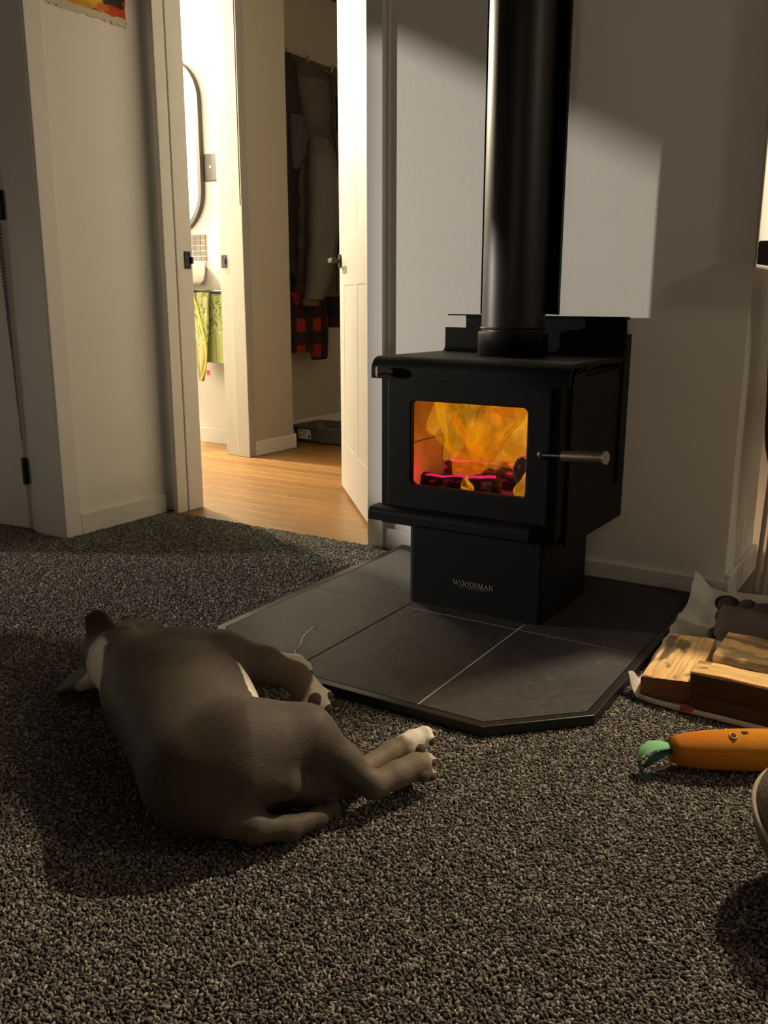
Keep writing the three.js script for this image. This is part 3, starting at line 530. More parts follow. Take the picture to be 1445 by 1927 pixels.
  const NX = n[0] + 1, NY = n[1] + 1, NZ = n[2] + 1, F = new Float32Array(NX * NY * NZ), id = (i, j, k) => (i * NY + j) * NZ + k;
  for (let i = 0; i < NX; i++) for (let j = 0; j < NY; j++) for (let k = 0; k < NZ; k++) F[id(i, j, k)] = sdf(lo[0] + i * cell, lo[1] + j * cell, lo[2] + k * cell);
  const vid = new Int32Array(NX * NY * NZ).fill(-1), pos = [], idx = [];
  const E = [[0, 0, 0, 1, 0, 0], [0, 1, 0, 1, 1, 0], [0, 0, 1, 1, 0, 1], [0, 1, 1, 1, 1, 1], [0, 0, 0, 0, 1, 0], [1, 0, 0, 1, 1, 0], [0, 0, 1, 0, 1, 1], [1, 0, 1, 1, 1, 1], [0, 0, 0, 0, 0, 1], [1, 0, 0, 1, 0, 1], [0, 1, 0, 0, 1, 1], [1, 1, 0, 1, 1, 1]];
  for (let i = 0; i < n[0]; i++) for (let j = 0; j < n[1]; j++) for (let k = 0; k < n[2]; k++) {
    let c = 0, sx = 0, sy = 0, sz = 0;
    for (const e of E) { const a = F[id(i + e[0], j + e[1], k + e[2])], b = F[id(i + e[3], j + e[4], k + e[5])]; if ((a < 0) !== (b < 0)) { const t = a / (a - b); sx += e[0] + (e[3] - e[0]) * t; sy += e[1] + (e[4] - e[1]) * t; sz += e[2] + (e[5] - e[2]) * t; c++; } }
    if (c) { vid[id(i, j, k)] = pos.length / 3; pos.push(lo[0] + (i + sx / c) * cell, lo[1] + (j + sy / c) * cell, lo[2] + (k + sz / c) * cell); }
  }
  const quad = (a, b, c, d, flip) => { if (flip) idx.push(a, c, b, a, d, c); else idx.push(a, b, c, a, c, d); };
  for (let i = 1; i < n[0]; i++) for (let j = 1; j < n[1]; j++) for (let k = 1; k < n[2]; k++) {
    const s = F[id(i, j, k)] < 0;
    if (s !== (F[id(i + 1, j, k)] < 0)) quad(vid[id(i, j - 1, k - 1)], vid[id(i, j, k - 1)], vid[id(i, j, k)], vid[id(i, j - 1, k)], !s);
    if (s !== (F[id(i, j + 1, k)] < 0)) quad(vid[id(i - 1, j, k - 1)], vid[id(i - 1, j, k)], vid[id(i, j, k)], vid[id(i, j, k - 1)], !s);
    if (s !== (F[id(i, j, k + 1)] < 0)) quad(vid[id(i - 1, j - 1, k)], vid[id(i, j - 1, k)], vid[id(i, j, k)], vid[id(i - 1, j, k)], !s);
  }
  const nor = new Float32Array(pos.length), col = new Float32Array(pos.length), uv = new Float32Array(pos.length / 3 * 2), e = 0.003;
  const near = (x, y, z, c, r) => Math.hypot(x - c[0], y - c[1], z - c[2]) / r;
  for (let v = 0; v < pos.length / 3; v++) {
    let x = pos[v * 3], y = pos[v * 3 + 1], z = pos[v * 3 + 2];
    let gx = sdf(x + e, y, z) - sdf(x - e, y, z), gy = sdf(x, y + e, z) - sdf(x, y - e, z), gz = sdf(x, y, z + e) - sdf(x, y, z - e); const l = Math.hypot(gx, gy, gz) || 1; gx /= l; gy /= l; gz /= l;
    const d = sdf(x, y, z); x -= gx * d; y -= gy * d; z -= gz * d; pos[v * 3] = x; pos[v * 3 + 1] = y; pos[v * 3 + 2] = z;
    nor[v * 3] = gx; nor[v * 3 + 1] = gy; nor[v * 3 + 2] = gz;
    uv[v * 2] = x * 1.0 + y * 0.35; uv[v * 2 + 1] = z * 0.9 + y * 0.8;
    const nz = fbm(x * 30, y * 30, z * 30, 3) - 0.5, fine = noise(x * 220, y * 220, z * 90) - 0.5;
    let c = [0.080, 0.067, 0.052].map(q => q * (1 + 0.25 * nz + 0.22 * fine));
    const white = [0.80, 0.76, 0.66], tan = [0.24, 0.185, 0.125], pink = [0.46, 0.27, 0.21];
    const jag = 0.018 * nz * 2 + 0.006 * (noise(x * 120, y * 60, z * 120) - 0.5);
    // legs turn lighter and warmer towards the feet
    const paint = (w, t) => { w = clamp(w); c = c.map((q, i) => mix(q, t[i], w)); };
    if (z > 0.18) paint(0.5 * ss(0.18, 0.30, z) * (x < 0.2 ? 1 : 0.5), tan);
    // white patches: nape, chest, toes, lower hind foot
    if (x > 0.36 && x < 0.66) { // nape: a white band over the back of the neck
      const an = Math.atan2(y - 0.085, 0.018 - z), thr = mix(0.05, 1.0, ss(0.37, 0.56, x));
      paint(ss(0, 0.16, thr - an + jag * 18) * ss(-1.5, -1.2, an) * ss(0.0, 0.012, 0.615 - x + jag) * ss(0, 0.02, x - 0.385), white);
    }
    if (z > 0.10 && z < 0.215 && x < 0.342 && y < 0.15) paint(ss(0, 0.008, 0.128 - near(x, y, z, [0.235, 0.05, 0.185], 1) + jag * 3.2), white);
    paint(ss(0, 0.008, 0.048 - near(x, y, z, [0.322, 0.04, 0.312], 1) + jag * 0.7), white);
    paint(ss(0, 0.008, 0.078 - near(x, y, z, [0.485, 0.055, 0.335], 1) + jag * 0.6), white);
    if (x > 0.06 && z > 0.3) paint(ss(0, 0.01, z - 0.352 + jag * 1.2 + 0.25 * (x - 0.095)) , white);
    if (z > 0.325 && x < 0.06) paint(0.6 * ss(0, 0.01, z - 0.352 + jag), white);
    if (z > 0.12 && z < 0.21 && y < 0.105 && x > 0.02 && x < 0.1) paint(0.75 * ss(0.12, 0.15, z) * ss(0.21, 0.18, z) * ss(0.105, 0.09, y), pink);
    if (x > 0.58) { const k = 0.62; c = c.map(q => q * k / 0.8); }
    col.set(c.map(q => Math.max(q, 0.01)), v * 3);
  }
  const g = new THREE.BufferGeometry(); g.setAttribute('position', new THREE.Float32BufferAttribute(pos, 3)); g.setAttribute('normal', new THREE.BufferAttribute(nor, 3)); g.setAttribute('color', new THREE.BufferAttribute(col, 3)); g.setAttribute('uv', new THREE.BufferAttribute(uv, 2)); g.setIndex(idx);
  const fur = tex(512, 512, (u, v) => { const w = 0.02 * Math.sin(u * 12.566) ; return fbm(u * 150, (v + w) * 60, 2, 3, 0); }, false, 4, 4);
  const t = thing('dog', 'grey brown dog with white markings asleep on its side on the carpet', 'dog', [-0.80, 0, -0.85], Math.atan2(0.476, -0.88));
  part('body', g, phys({ color: 0xffffff, vertexColors: true, roughness: 0.62, specularIntensity: 0.45, sheen: 0.06, sheenRoughness: 0.5, sheenColor: lin(0.3, 0.26, 0.22), bumpMap: fur, bumpScale: 0.0004 }), t);
  const mPad = std({ color: lin(0.10, 0.062, 0.042), roughness: 0.7, bumpMap: wallBump, bumpScale: 0.001 }), mClaw = std({ color: lin(0.42, 0.34, 0.24), roughness: 0.35 });
  const surf = (c, dir, off) => { const d = V(...dir).normalize(); return [c[0] + d.x * off, c[1] + d.y * off, c[2] + d.z * off]; };
  // pads of the upper forepaw, facing the tail end
  const back = [-0.72, 0.05, -0.10];
  toes.forEach((q, i) => part('paw_pad', ball(surf(q, [-0.8, 0.08, 0.12], 0.0055), 0.0085, 0.0088, 0.0095), mPad, t));
  part('paw_pad', ball(surf([0.327, 0.045, 0.294], [-0.85, 0.1, -0.15], 0.0225), 0.0085, 0.016, 0.014), mPad, t);
  part('paw_pad', ball([0.333, 0.068, 0.258], 0.008, 0.009, 0.008), mPad, t);
  toes.forEach((q, i) => part('claw', cyl(surf(q, [-0.35, -0.5, 0.6], 0.008), surf(q, [-0.45, -0.65, 0.6], 0.017), 0.0032, 0.0006, 10), mClaw, t));
  for (let i = 0; i < 4; i++) {
    const u = [0.004 + i * 0.0105, 0.048 - Math.abs(i - 1.4) * 0.006 - (i === 0 ? 0.012 : 0), 0.357 - (i === 0 ? 0.006 : 0)];
    part('claw', cyl(surf(u, [0.2, 0.35, 1], 0.008), surf(u, [0.1, -0.1, 1], 0.017), 0.0034, 0.0008, 10), mClaw, t);
    part('paw_pad', ball(surf(u, [-0.9, -0.1, 0.3], 0.0055), 0.0075, 0.0075, 0.008), mPad, t);
    const w = [0.086 + i * 0.0095, 0.050 - Math.abs(i - 1.3) * 0.007, 0.404 - Math.abs(i - 1.5) * 0.002];
    part('claw', cyl(surf(w, [0.2, 0.35, 1], 0.008), surf(w, [0.1, -0.1, 1], 0.017), 0.0034, 0.0008, 10), mClaw, t);
    part('paw_pad', ball(surf(w, [-0.9, -0.2, 0.3], 0.0055), 0.0075, 0.0075, 0.008), mPad, t);
  }
  part('paw_pad', ball([-0.008, 0.036, 0.333], 0.008, 0.010, 0.012), mPad, t);
  part('paw_pad', ball([0.079, 0.030, 0.378], 0.008, 0.012, 0.012), mPad, t);
  for (let i = 0; i < 3; i++) part('paw_pad', ball([0.462 + i * 0.009, 0.031, 0.352], 0.007, 0.007, 0.008), mPad, t);
  part('nose', ball([0.815, 0.05, 0.137], 0.013, 0.011, 0.011), std({ color: lin(0.02, 0.017, 0.015), roughness: 0.3 }), t);
  part('eyelid', tube([[0.752, 0.112, 0.052], [0.76, 0.109, 0.062], [0.764, 0.104, 0.072]], 0.0025, 10, 6), std({ color: lin(0.02, 0.016, 0.014), roughness: 0.6 }), t);
  part('mouth', tube([[0.812, 0.036, 0.132], [0.79, 0.032, 0.118], [0.77, 0.032, 0.09], [0.745, 0.037, 0.068]], 0.0022, 16, 6), std({ color: lin(0.02, 0.014, 0.012), roughness: 0.6 }), t);
}

// ------------------------------------------------------------------ firewood on crumpled paper
{
  // paper: sheet that rises at the wall side and curls at the front corner
  const W = 44, D = 60, P = [], U = [], I = [], edge = [[-1.662, -0.452], [-1.75, -0.475], [-1.9, -0.478], [-2.05, -0.487], [-2.2, -0.49], [-2.36, -0.505]];
  const left = z => { for (let i = 0; i < edge.length - 1; i++) if (z <= edge[i][0] && z >= edge[i + 1][0]) return mix(edge[i][1], edge[i + 1][1], (edge[i][0] - z) / (edge[i][0] - edge[i + 1][0])); return edge[0][1]; };
  for (let j = 0; j <= D; j++) for (let i = 0; i <= W; i++) {
    const u = i / W, v = j / D, z = mix(-1.676, -2.345, v), x0 = left(z), x = mix(x0, -0.02, u);
    const crump = Math.abs(fbm(x * 9 + 3, z * 9, 1, 4) - 0.5) * 0.05 + Math.abs(fbm(x * 26, z * 22, 7, 2) - 0.5) * 0.014;
    let y = 0.004 + crump * (0.25 + 0.75 * ss(-1.9, -2.15, z)) + 0.028 * ss(-2.1, -2.34, z) + 0.030 * ss(-2.22, -2.345, z) * ss(0.12, 0.0, u);
    y += 0.016 * ss(0.10, 0, u) * ss(-1.75, -2.0, z); if (z > -1.95 && u > 0.06) y = 0.004 + 0.1 * crump * ss(0.1, 0.06, u);
    P.push(x + 0.006 * (noise(z * 40, 2) - 0.5), Math.max(y, 0.002), z + (u < 0.9 ? 0.012 * (noise(x * 30, 5) - 0.5) * (v < 0.05 ? 1 : 0) : 0)); U.push(x * 4, z * 4);
  }
  for (let j = 0; j < D; j++) for (let i = 0; i < W; i++) { const a = j * (W + 1) + i, b = a + 1, c = a + W + 1; I.push(a, b, c, b, c + 1, c); }
  const g = new THREE.BufferGeometry(); g.setAttribute('position', new THREE.Float32BufferAttribute(P, 3)); g.setAttribute('uv', new THREE.Float32BufferAttribute(U, 2)); g.setIndex(I); g.computeVertexNormals();
  const t = thing('paper_sheet', 'crumpled white paper spread under the firewood beside the hearth', 'paper');
  const mPaper = phys({ color: lin(0.80, 0.77, 0.71), roughness: 0.8, side: THREE.DoubleSide, transmission: 0.2, thickness: 0, bumpMap: wallBump, bumpScale: 0.002 });
  part('sheet', g, mPaper, t);
  part('curled_corner', [loft([[0, 0.0], [0.012, 0.008], [0.024, 0.022], [0.03, 0.03], [0.036, 0.031]].map(([d, y], k) => { const r = [], w = [0.03, 0.026, 0.018, 0.01, 0.003][k]; for (let i = 0; i < 10; i++) { const a = i / 10 * 6.283; r.push([-0.448 - d * 0.9 + 0.004 * Math.cos(a * 2), 0.006 + y + 0.003 * Math.cos(a), -1.70 - d * 0.5 + w * Math.sin(a)]); } return r; }), true)], mPaper, t);
  part('rolled_edge', tube([[-0.452, 0.006, -1.682], [-0.42, 0.007, -1.672], [-0.36, 0.006, -1.668], [-0.30, 0.007, -1.664], [-0.2, 0.006, -1.662], [-0.05, 0.006, -1.66]], 0.0055, 60, 8), mPaper, t);
  part('print_mark', box(-0.366, -0.340, 0.005, 0.0135, -1.670, -1.661, 0.003), std({ color: lin(0.42, 0.05, 0.035), roughness: 0.8 }), t, 'red printed patch');

  const wood = (k, dark) => tex(256, 256, (u, v) => { const gr = fbm(u * 3 + k, v * 24 + k * 3, k, 4), blot = fbm(u * 4 + k * 7, v * 4, k + 5, 3), st = ss(0.52, 0.72, blot) * dark; const b = 0.74 + 0.3 * (gr - 0.5) - 0.36 * st; return [b * 1.14, b * 0.93, b * 0.60]; });
  const endGrain = tex(256, 256, (u, v) => { const d = Math.hypot((u - 0.75) * 1.9, v + 0.25), r = 0.5 + 0.5 * Math.sin(d * 62 + 3 * fbm(u * 5, v * 5, 2, 3)), n = fbm(u * 30, v * 30, 1, 2); const b = 0.46 - 0.30 * Math.pow(r, 6) + 0.12 * (n - 0.5); return [b * 1.05, b * 0.66, b * 0.40]; });
  const mats = [wood(1, 1.0), wood(2, 0.7), wood(3, 0.8), wood(5, 0.4)].map(m => std({ map: m, roughness: 0.85, bumpMap: wallBump, bumpScale: 0.002 }));
  const mEnd = std({ map: endGrain, roughness: 0.9 }), mSaw = std({ map: wood(9, 0.5), roughness: 0.95, color: lin(0.11, 0.085, 0.08) });
  // a billet along x: irregular planed block with its own end faces
  function billet(name, label, L, h, d, mat, side, pos, turn, tilt = [0, 0], seed = 1) {
    const t = thing('firewood', label, 'firewood', pos, turn, undefined);
    const rings = []; for (let k = 0; k <= 12; k++) { const x = (k / 12 - 0.5) * L, r = roundRect(-d / 2, d / 2, 0, h, 0.003, 2).map(([a, b]) => [x, b + (b > h / 2 ? 0.003 * (noise(k * 0.6, a * 40, seed) - 0.5) + tilt[0] * a + tilt[1] * (k / 12) : 0), a + 0.003 * (noise(k * 0.5, b * 40, seed + 3) - 0.5)]); rings.push(r); }
    const body = loft(rings, false); const p = body.attributes.position, uv = body.attributes.uv; for (let i = 0; i < p.count; i++) uv.setXY(i, p.getX(i) / 0.25 + 0.5, (p.getZ(i) + p.getY(i)) / 0.12);
    part('wood', body, mat, t);
    for (const k of [0, 12]) { const sh = new THREE.Shape(rings[k].map(q => new THREE.Vector2(q[2], q[1]))), eg = new THREE.ShapeGeometry(sh), ep = eg.attributes.position, eu = eg.attributes.uv; for (let i = 0; i < ep.count; i++) eu.setXY(i, ep.getX(i) / d + 0.5, ep.getY(i) / h); eg.rotateY(-Math.PI / 2); const pp = eg.attributes.position; for (let i = 0; i < pp.count; i++) pp.setX(i, rings[k][0][0] + (k ? 0.0004 : -0.0004)); const z = eg.attributes.position; eg.computeVertexNormals(); part('end_grain', eg, mEnd, t); }
    if (side) { const s = box(-L / 2 + 0.002, L / 2 - 0.002, 0.003, h - 0.003, d / 2 - 0.0005, d / 2 + 0.0022, 0.001); part('sawn_face', s, mSaw, t, 'dark weathered sawn face'); }
    return t;
  }
  billet('firewood', 'firewood plank with curved growth rings on its end, nearest the hearth', 0.265, 0.043, 0.098, mats[0], false, [-0.407, 0.008, -1.82], Math.PI / 2 + 0.05, [0.06, 0], 1);
  billet('firewood', 'thick pale topped firewood block lying across the front of the pile', 0.30, 0.055, 0.07, mats[1], true, [-0.206, 0.0225, -1.722], -0.02, [0.02, 0], 2);
  billet('firewood', 'thin dark firewood offcut on the paper below the thick block', 0.28, 0.026, 0.03, mSaw, true, [-0.205, 0.006, -1.684], -0.03, [0, 0], 3);
  billet('firewood', 'tan plank leaning behind the thick block with a split lower edge', 0.115, 0.024, 0.12, mats[2], false, [-0.287, 0.044, -1.90], -0.05, [-0.10, 0], 4);
  billet('firewood', 'pale firewood piece at the right edge of the pile behind the thick block', 0.12, 0.05, 0.09, mats[3], false, [-0.148, 0.03, -1.87], 0.15, [0, 0], 5);
  // bark log
  const lg = thing('firewood', 'dark split log with lumpy bark along its upper edge at the back', 'firewood', [-0.215, 0.062, -2.03], -0.12);
  const mBark = std({ color: lin(0.075, 0.045, 0.03), roughness: 1, bumpMap: mStoveBump, bumpScale: 0.004 });
  const rings = []; for (let k = 0; k <= 16; k++) { const x = (k / 16 - 0.5) * 0.32, r = []; for (let i = 0; i < 20; i++) { const a = i / 20 * 6.283, rr = 0.042 * (0.9 + 0.25 * noise(k * 0.5, i * 0.5, 4)); r.push([x, Math.max(-0.035, rr * Math.sin(a)), 1.1 * rr * Math.cos(a)]); } rings.push(r); }
  part('wood', loft(rings), mBark, lg);
  for (let i = 0; i < 9; i++) part('bark', ball([-0.16 + i * 0.04 + 0.008 * R(), 0.034 + 0.008 * R(), -0.022 + 0.01 * R()], 0.024 + 0.008 * R(), 0.016 + 0.006 * R(), 0.022, 12), std({ color: lin(0.035, 0.018, 0.013), roughness: 1, bumpMap: mStoveBump, bumpScale: 0.004 }), lg);
  part('bark', ball([-0.16, 0.012, 0.0], 0.016, 0.018, 0.02, 12), std({ color: lin(0.03, 0.016, 0.012), roughness: 1, bumpMap: mStoveBump, bumpScale: 0.004 }), lg);
  part('bark', ball([-0.165, -0.02, 0.03], 0.014, 0.014, 0.02, 12), std({ color: lin(0.03, 0.016, 0.012), roughness: 1, bumpMap: mStoveBump, bumpScale: 0.004 }), lg);
}

// ------------------------------------------------------------------ plush toy and cushion
{
  const t = thing('plush_carrot', 'orange plush carrot toy with a green fabric top on the carpet', 'dog toy', [-0.325, 0.0, -1.437], Math.atan2(0.086, 0.139));
  const felt = tex(256, 256, (u, v) => { const n = fbm(u * 60, v * 60, 2, 3), m = fbm(u * 4, v * 5, 6, 3); return [0.99 - 0.06 * n, 0.74 - 0.10 * n - 0.12 * v, 0.08]; });
  const rings = []; const N = 26;
  for (let k = 0; k <= N; k++) { const s = k / N, x = s * 0.30, rr = 0.0365 * Math.pow(clamp(Math.sin(Math.PI * (0.04 + 0.93 * s))), 0.26) * (1 - 0.08 * s), r = []; for (let i = 0; i < 28; i++) { const a = i / 28 * 6.283, seam = 1 - 0.035 * Math.exp(-Math.pow(Math.atan2(Math.sin(a + 0.25 - 0), Math.cos(a + 0.25)) / 0.12, 2)); r.push([x, 0.0355 + rr * seam * Math.sin(a), rr * seam * Math.cos(a)]); } rings.push(r); }
  part('body', loft(rings.reverse(), true, [3, 1]), phys({ map: felt, roughness: 0.95, sheen: 0.4, sheenRoughness: 0.6, sheenColor: lin(0.7, 0.35, 0.1), bumpMap: mStoveBump, bumpScale: 0.0016 }), t);
  const seam = []; for (let k = 1; k < 24; k++) { const s = k / 24, rr = 0.0365 * Math.pow(Math.sin(Math.PI * (0.04 + 0.93 * s)), 0.26) * (1 - 0.08 * s) * 0.985; seam.push([s * 0.30, 0.0355 + rr * Math.sin(-0.25 + 0.5), rr * Math.cos(-0.25 + 0.5)]); }
  part('seam', tube(seam, 0.0009, 60, 6), std({ color: lin(0.62, 0.28, 0.04), roughness: 1 }), t);
  const eye = (s, a, m, rr = 0.0055) => { const q = new THREE.TorusGeometry(rr, 0.0017, 8, 24); q.rotateX(-Math.PI / 2 + 0); q.rotateX(Math.PI / 2 - a); q.translate(s, 0.0355 + 0.0352 * Math.sin(a), 0.0352 * Math.cos(a)); return q; };
  part('eye', eye(0.098, 1.18), std({ color: lin(0.50, 0.36, 0.16), roughness: 0.9 }), t, 'beige stitched ring with a black centre');
  part('pupil', ball([0.098, 0.0355 + 0.0352 * Math.sin(1.18), 0.0352 * Math.cos(1.18)], 0.0036, 0.0022, 0.003), std({ color: lin(0.02, 0.02, 0.02), roughness: 0.5 }), t);
  part('eye', ball([0.12, 0.0355 + 0.0352 * Math.sin(1.42), 0.0352 * Math.cos(1.42)], 0.006, 0.002, 0.004), std({ color: lin(0.06, 0.03, 0.12), roughness: 0.8 }), t, 'dark purple stitched mark');
  const mGreen = phys({ color: lin(0.20, 0.50, 0.26), roughness: 0.9, side: THREE.DoubleSide, sheen: 0.3, sheenColor: lin(0.2, 0.4, 0.3) }), mDarkGreen = std({ color: lin(0.035, 0.14, 0.13), roughness: 0.9 });
  const leaf = (pts, w) => loft(pts.map((p, k) => { const s = k / (pts.length - 1), ww = w * Math.pow(Math.sin(Math.PI * (0.12 + 0.82 * s)), 0.7), r = []; for (let i = 0; i < 12; i++) { const a = i / 12 * 6.283; r.push([p[0] + 0.002 * Math.sin(a * 2), p[1] + 0.0035 * Math.sin(a) - 5 * Math.pow(ww * Math.cos(a), 2), p[2] + ww * Math.cos(a)]); } return r; }));
  part('leaf', leaf([[0.004, 0.042, 0.0], [-0.016, 0.046, 0.002], [-0.034, 0.047, 0.006], [-0.05, 0.040, 0.012], [-0.058, 0.026, 0.016]], 0.017), mGreen, t, 'pale green fabric leaf');
  part('leaf', leaf([[-0.052, 0.034, 0.012], [-0.058, 0.02, 0.018], [-0.054, 0.009, 0.028], [-0.044, 0.005, 0.04]], 0.006), mDarkGreen, t, 'dark teal leaf tip');
  part('leaf', leaf([[0.0, 0.035, 0.006], [-0.02, 0.032, 0.012], [-0.04, 0.022, 0.018], [-0.05, 0.012, 0.02]], 0.011), mDarkGreen, t, 'dark green leaf underneath');
  part('plastic_tag', leaf([[-0.004, 0.018, 0.018], [-0.016, 0.014, 0.022], [-0.03, 0.012, 0.024], [-0.038, 0.012, 0.024]], 0.005), phys({ color: lin(0.5, 0.5, 0.48), roughness: 0.15, transmission: 0.5, thickness: 0 }), t, 'clear crinkled plastic tag');

  const c = thing('cushion', 'mottled grey brown plush cushion with pale piping at the right edge', 'cushion', [-0.010, 0.098, -1.215]);
  const mp = tex(256, 256, (u, v) => { const n = fbm(u * 40, v * 40, 3, 3), m = fbm(u * 5, v * 5, 8, 3), k = 0.33 + 0.18 * (m - 0.4) + 0.12 * (n - 0.5); return [k * 1.08, k * 0.92, k * 0.76]; });
  const cs = new THREE.SphereGeometry(1, 64, 40); { const p = cs.attributes.position; for (let i = 0; i < p.count; i++) { const x = p.getX(i), y = p.getY(i), z = p.getZ(i), k = 1 + 0.03 * (noise(x * 2 + 5, y * 2, z * 2) - 0.5); p.setXYZ(i, x * 0.15 * k, Math.sign(y) * Math.pow(Math.abs(y), 0.85) * 0.082 * k, z * 0.15 * k); } cs.computeVertexNormals(); }
  cs.rotateZ(-0.22).rotateX(0.10);
  part('cover', cs, phys({ map: mp, roughness: 0.95, sheen: 0.5, sheenColor: lin(0.3, 0.26, 0.22), bumpMap: mStoveBump, bumpScale: 0.003 }), c);
  const pip = []; for (let i = 0; i < 48; i++) { const a = i / 48 * 6.283; pip.push([0.151 * Math.cos(a), 0, 0.151 * Math.sin(a)]); }
  part('piping', tube(pip, 0.0035, 160, 8, true).rotateZ(-0.22).rotateX(0.10), std({ color: lin(0.36, 0.31, 0.25), roughness: 0.9 }), c, 'pale corded edge');
}
{
  const cr = solo('crumb', ball([-0.468, 0.002, -1.60], 0.005, 0.003, 0.004, 8), std({ color: lin(0.5, 0.42, 0.28), roughness: 0.9 }), 'small pale crumb on the carpet beside the right cut corner of the hearth', 'crumb');
  solo('lint', tube([[-2.0, 0.003, -1.985], [-1.985, 0.004, -1.98], [-1.972, 0.003, -1.984]], 0.0014, 10, 5), std({ color: lin(0.7, 0.66, 0.58), roughness: 0.9 }), 'tiny white lint on the dark carpet before the doorway', 'lint');
}

// ------------------------------------------------------------------ stool under the bar table
{
  const t = thing('bar_stool', 'black moulded stool tucked under the bar table beside the wing wall', 'stool', [0, 0, 0]);
  const mShell = std({ color: lin(0.010, 0.010, 0.011), roughness: 0.5 });
  const shell = []; for (let k = 0; k <= 20; k++) { const s = k / 20, y = mix(0.30, 0.80, s), r = [], w = mix(0.02, 0.16, Math.sin(Math.min(1, s * 1.5 + 0.15) * Math.PI / 2)), xl = -0.385 + 0.045 * Math.pow(1 - clamp(s / 0.35), 2) - 0.015 * ss(0.3, 1, s); for (let i = 0; i < 16; i++) { const a = i / 16 * 6.283; r.push([xl + (w + 0.02) * (1 + Math.cos(a)) / 2, y, -2.43 + 0.03 * Math.sin(a)]); } shell.push(r); }
  part('backrest', loft(shell.reverse()), mShell, t);
  part('seat', box(-0.36, 0.04, 0.50, 0.53, -2.82, -2.42, 0.012), mShell, t);
  for (const [x, z] of [[-0.30, -2.44], [-0.02, -2.44], [-0.02, -2.80], [-0.30, -2.80]]) part('leg', cyl([x, -0.006, z], [x, 0.51, z], 0.008, 0.008, 12), mShell, t);
}

// ------------------------------------------------------------------ painting on the left wall
{
  const art = canvasTex(512, 512, (c, w, h) => {
    c.fillStyle = '#c8391f'; c.fillRect(0, 0, w, h); const r = rng(31);
    const cols = ['#d9a21b', '#e0b52a', '#b52a1c', '#7d1c16', '#1c1712', '#cf5a22', '#d9842a', '#2a211a'];
    for (let i = 0; i < 240; i++) { c.fillStyle = cols[Math.floor(r() * cols.length)]; c.globalAlpha = 0.55; c.save(); c.translate(r() * w, r() * h); c.rotate(r() * 0.8 - 0.4); c.fillRect(-60 * r(), -18 * r(), 140 * r(), 40 * r()); c.restore(); }
    c.globalAlpha = 0.9; const blot = (x, y, w2, h2, f) => { c.fillStyle = f; c.beginPath(); for (let i = 0; i <= 24; i++) { const a = i / 24 * 6.283, q = 0.8 + 0.4 * r(); c.lineTo(x + w2 * q * Math.cos(a), y + h2 * q * Math.sin(a)); } c.fill(); }; blot(250, 470, 250, 46, '#d6a024'); blot(420, 440, 90, 50, '#1b1510'); blot(300, 455, 60, 40, '#dfb52e'); blot(160, 430, 70, 40, '#1f1812'); blot(240, 430, 40, 30, '#241a12'); blot(430, 490, 120, 20, '#c8381d'); blot(360, 488, 50, 16, '#d0701f'); blot(90, 470, 60, 30, '#b32a1b');
  });
  const t = thing('painting', 'red, yellow and black abstract painting on rough edged paper', 'painting', [xL, 0, 0]);
  const y0 = 1.652, z0 = -1.985, z1 = -2.298, pg = new THREE.PlaneGeometry(0.313, 0.36, 40, 30), p = pg.attributes.position;
  for (let i = 0; i < p.count; i++) { const u = p.getX(i) / 0.313 + 0.5, v = p.getY(i) / 0.36 + 0.5; p.setZ(i, 0.003 + 0.004 * fbm(u * 6, v * 6, 2, 2)); p.setY(i, p.getY(i) + (v < 0.02 ? 0.006 * (noise(u * 26, 1) - 0.5) : 0)); p.setX(i, p.getX(i) + (u < 0.02 || u > 0.98 ? 0.005 * (noise(v * 26, 1) - 0.5) : 0)); }
  pg.rotateY(Math.PI / 2); pg.translate(0.002, y0 + 0.18, (z0 + z1) / 2); pg.computeVertexNormals();
  part('paper', pg, std({ map: art, roughness: 0.8, side: THREE.DoubleSide }), t);
  const bl = []; for (let i = 0; i < 22; i++) bl.push(box(0.002, 0.006, y0 - 0.018 - 0.008 * R(), y0 + 0.012 * R(), z1 + i * 0.0143, z1 + i * 0.0143 + 0.0158, 0.002));
  const b = part('deckle_edge', bl, std({ color: lin(0.62, 0.55, 0.42), roughness: 0.95 }), t, 'torn cream paper edge'); b.userData.kind = 'stuff';
  for (const q of [[0.006, y0 - 0.022, -2.296, 0.5], [0.006, y0 - 0.010, -2.302, -0.7], [0.006, y0 + 0.002, -1.97, 0.4]]) part('staple', box(0, 0.002, -0.005, 0.005, -0.0007, 0.0007, 0.0003).rotateX(q[3]).translate(q[0] - 0.004, q[1], q[2]), mBronze, t);
}

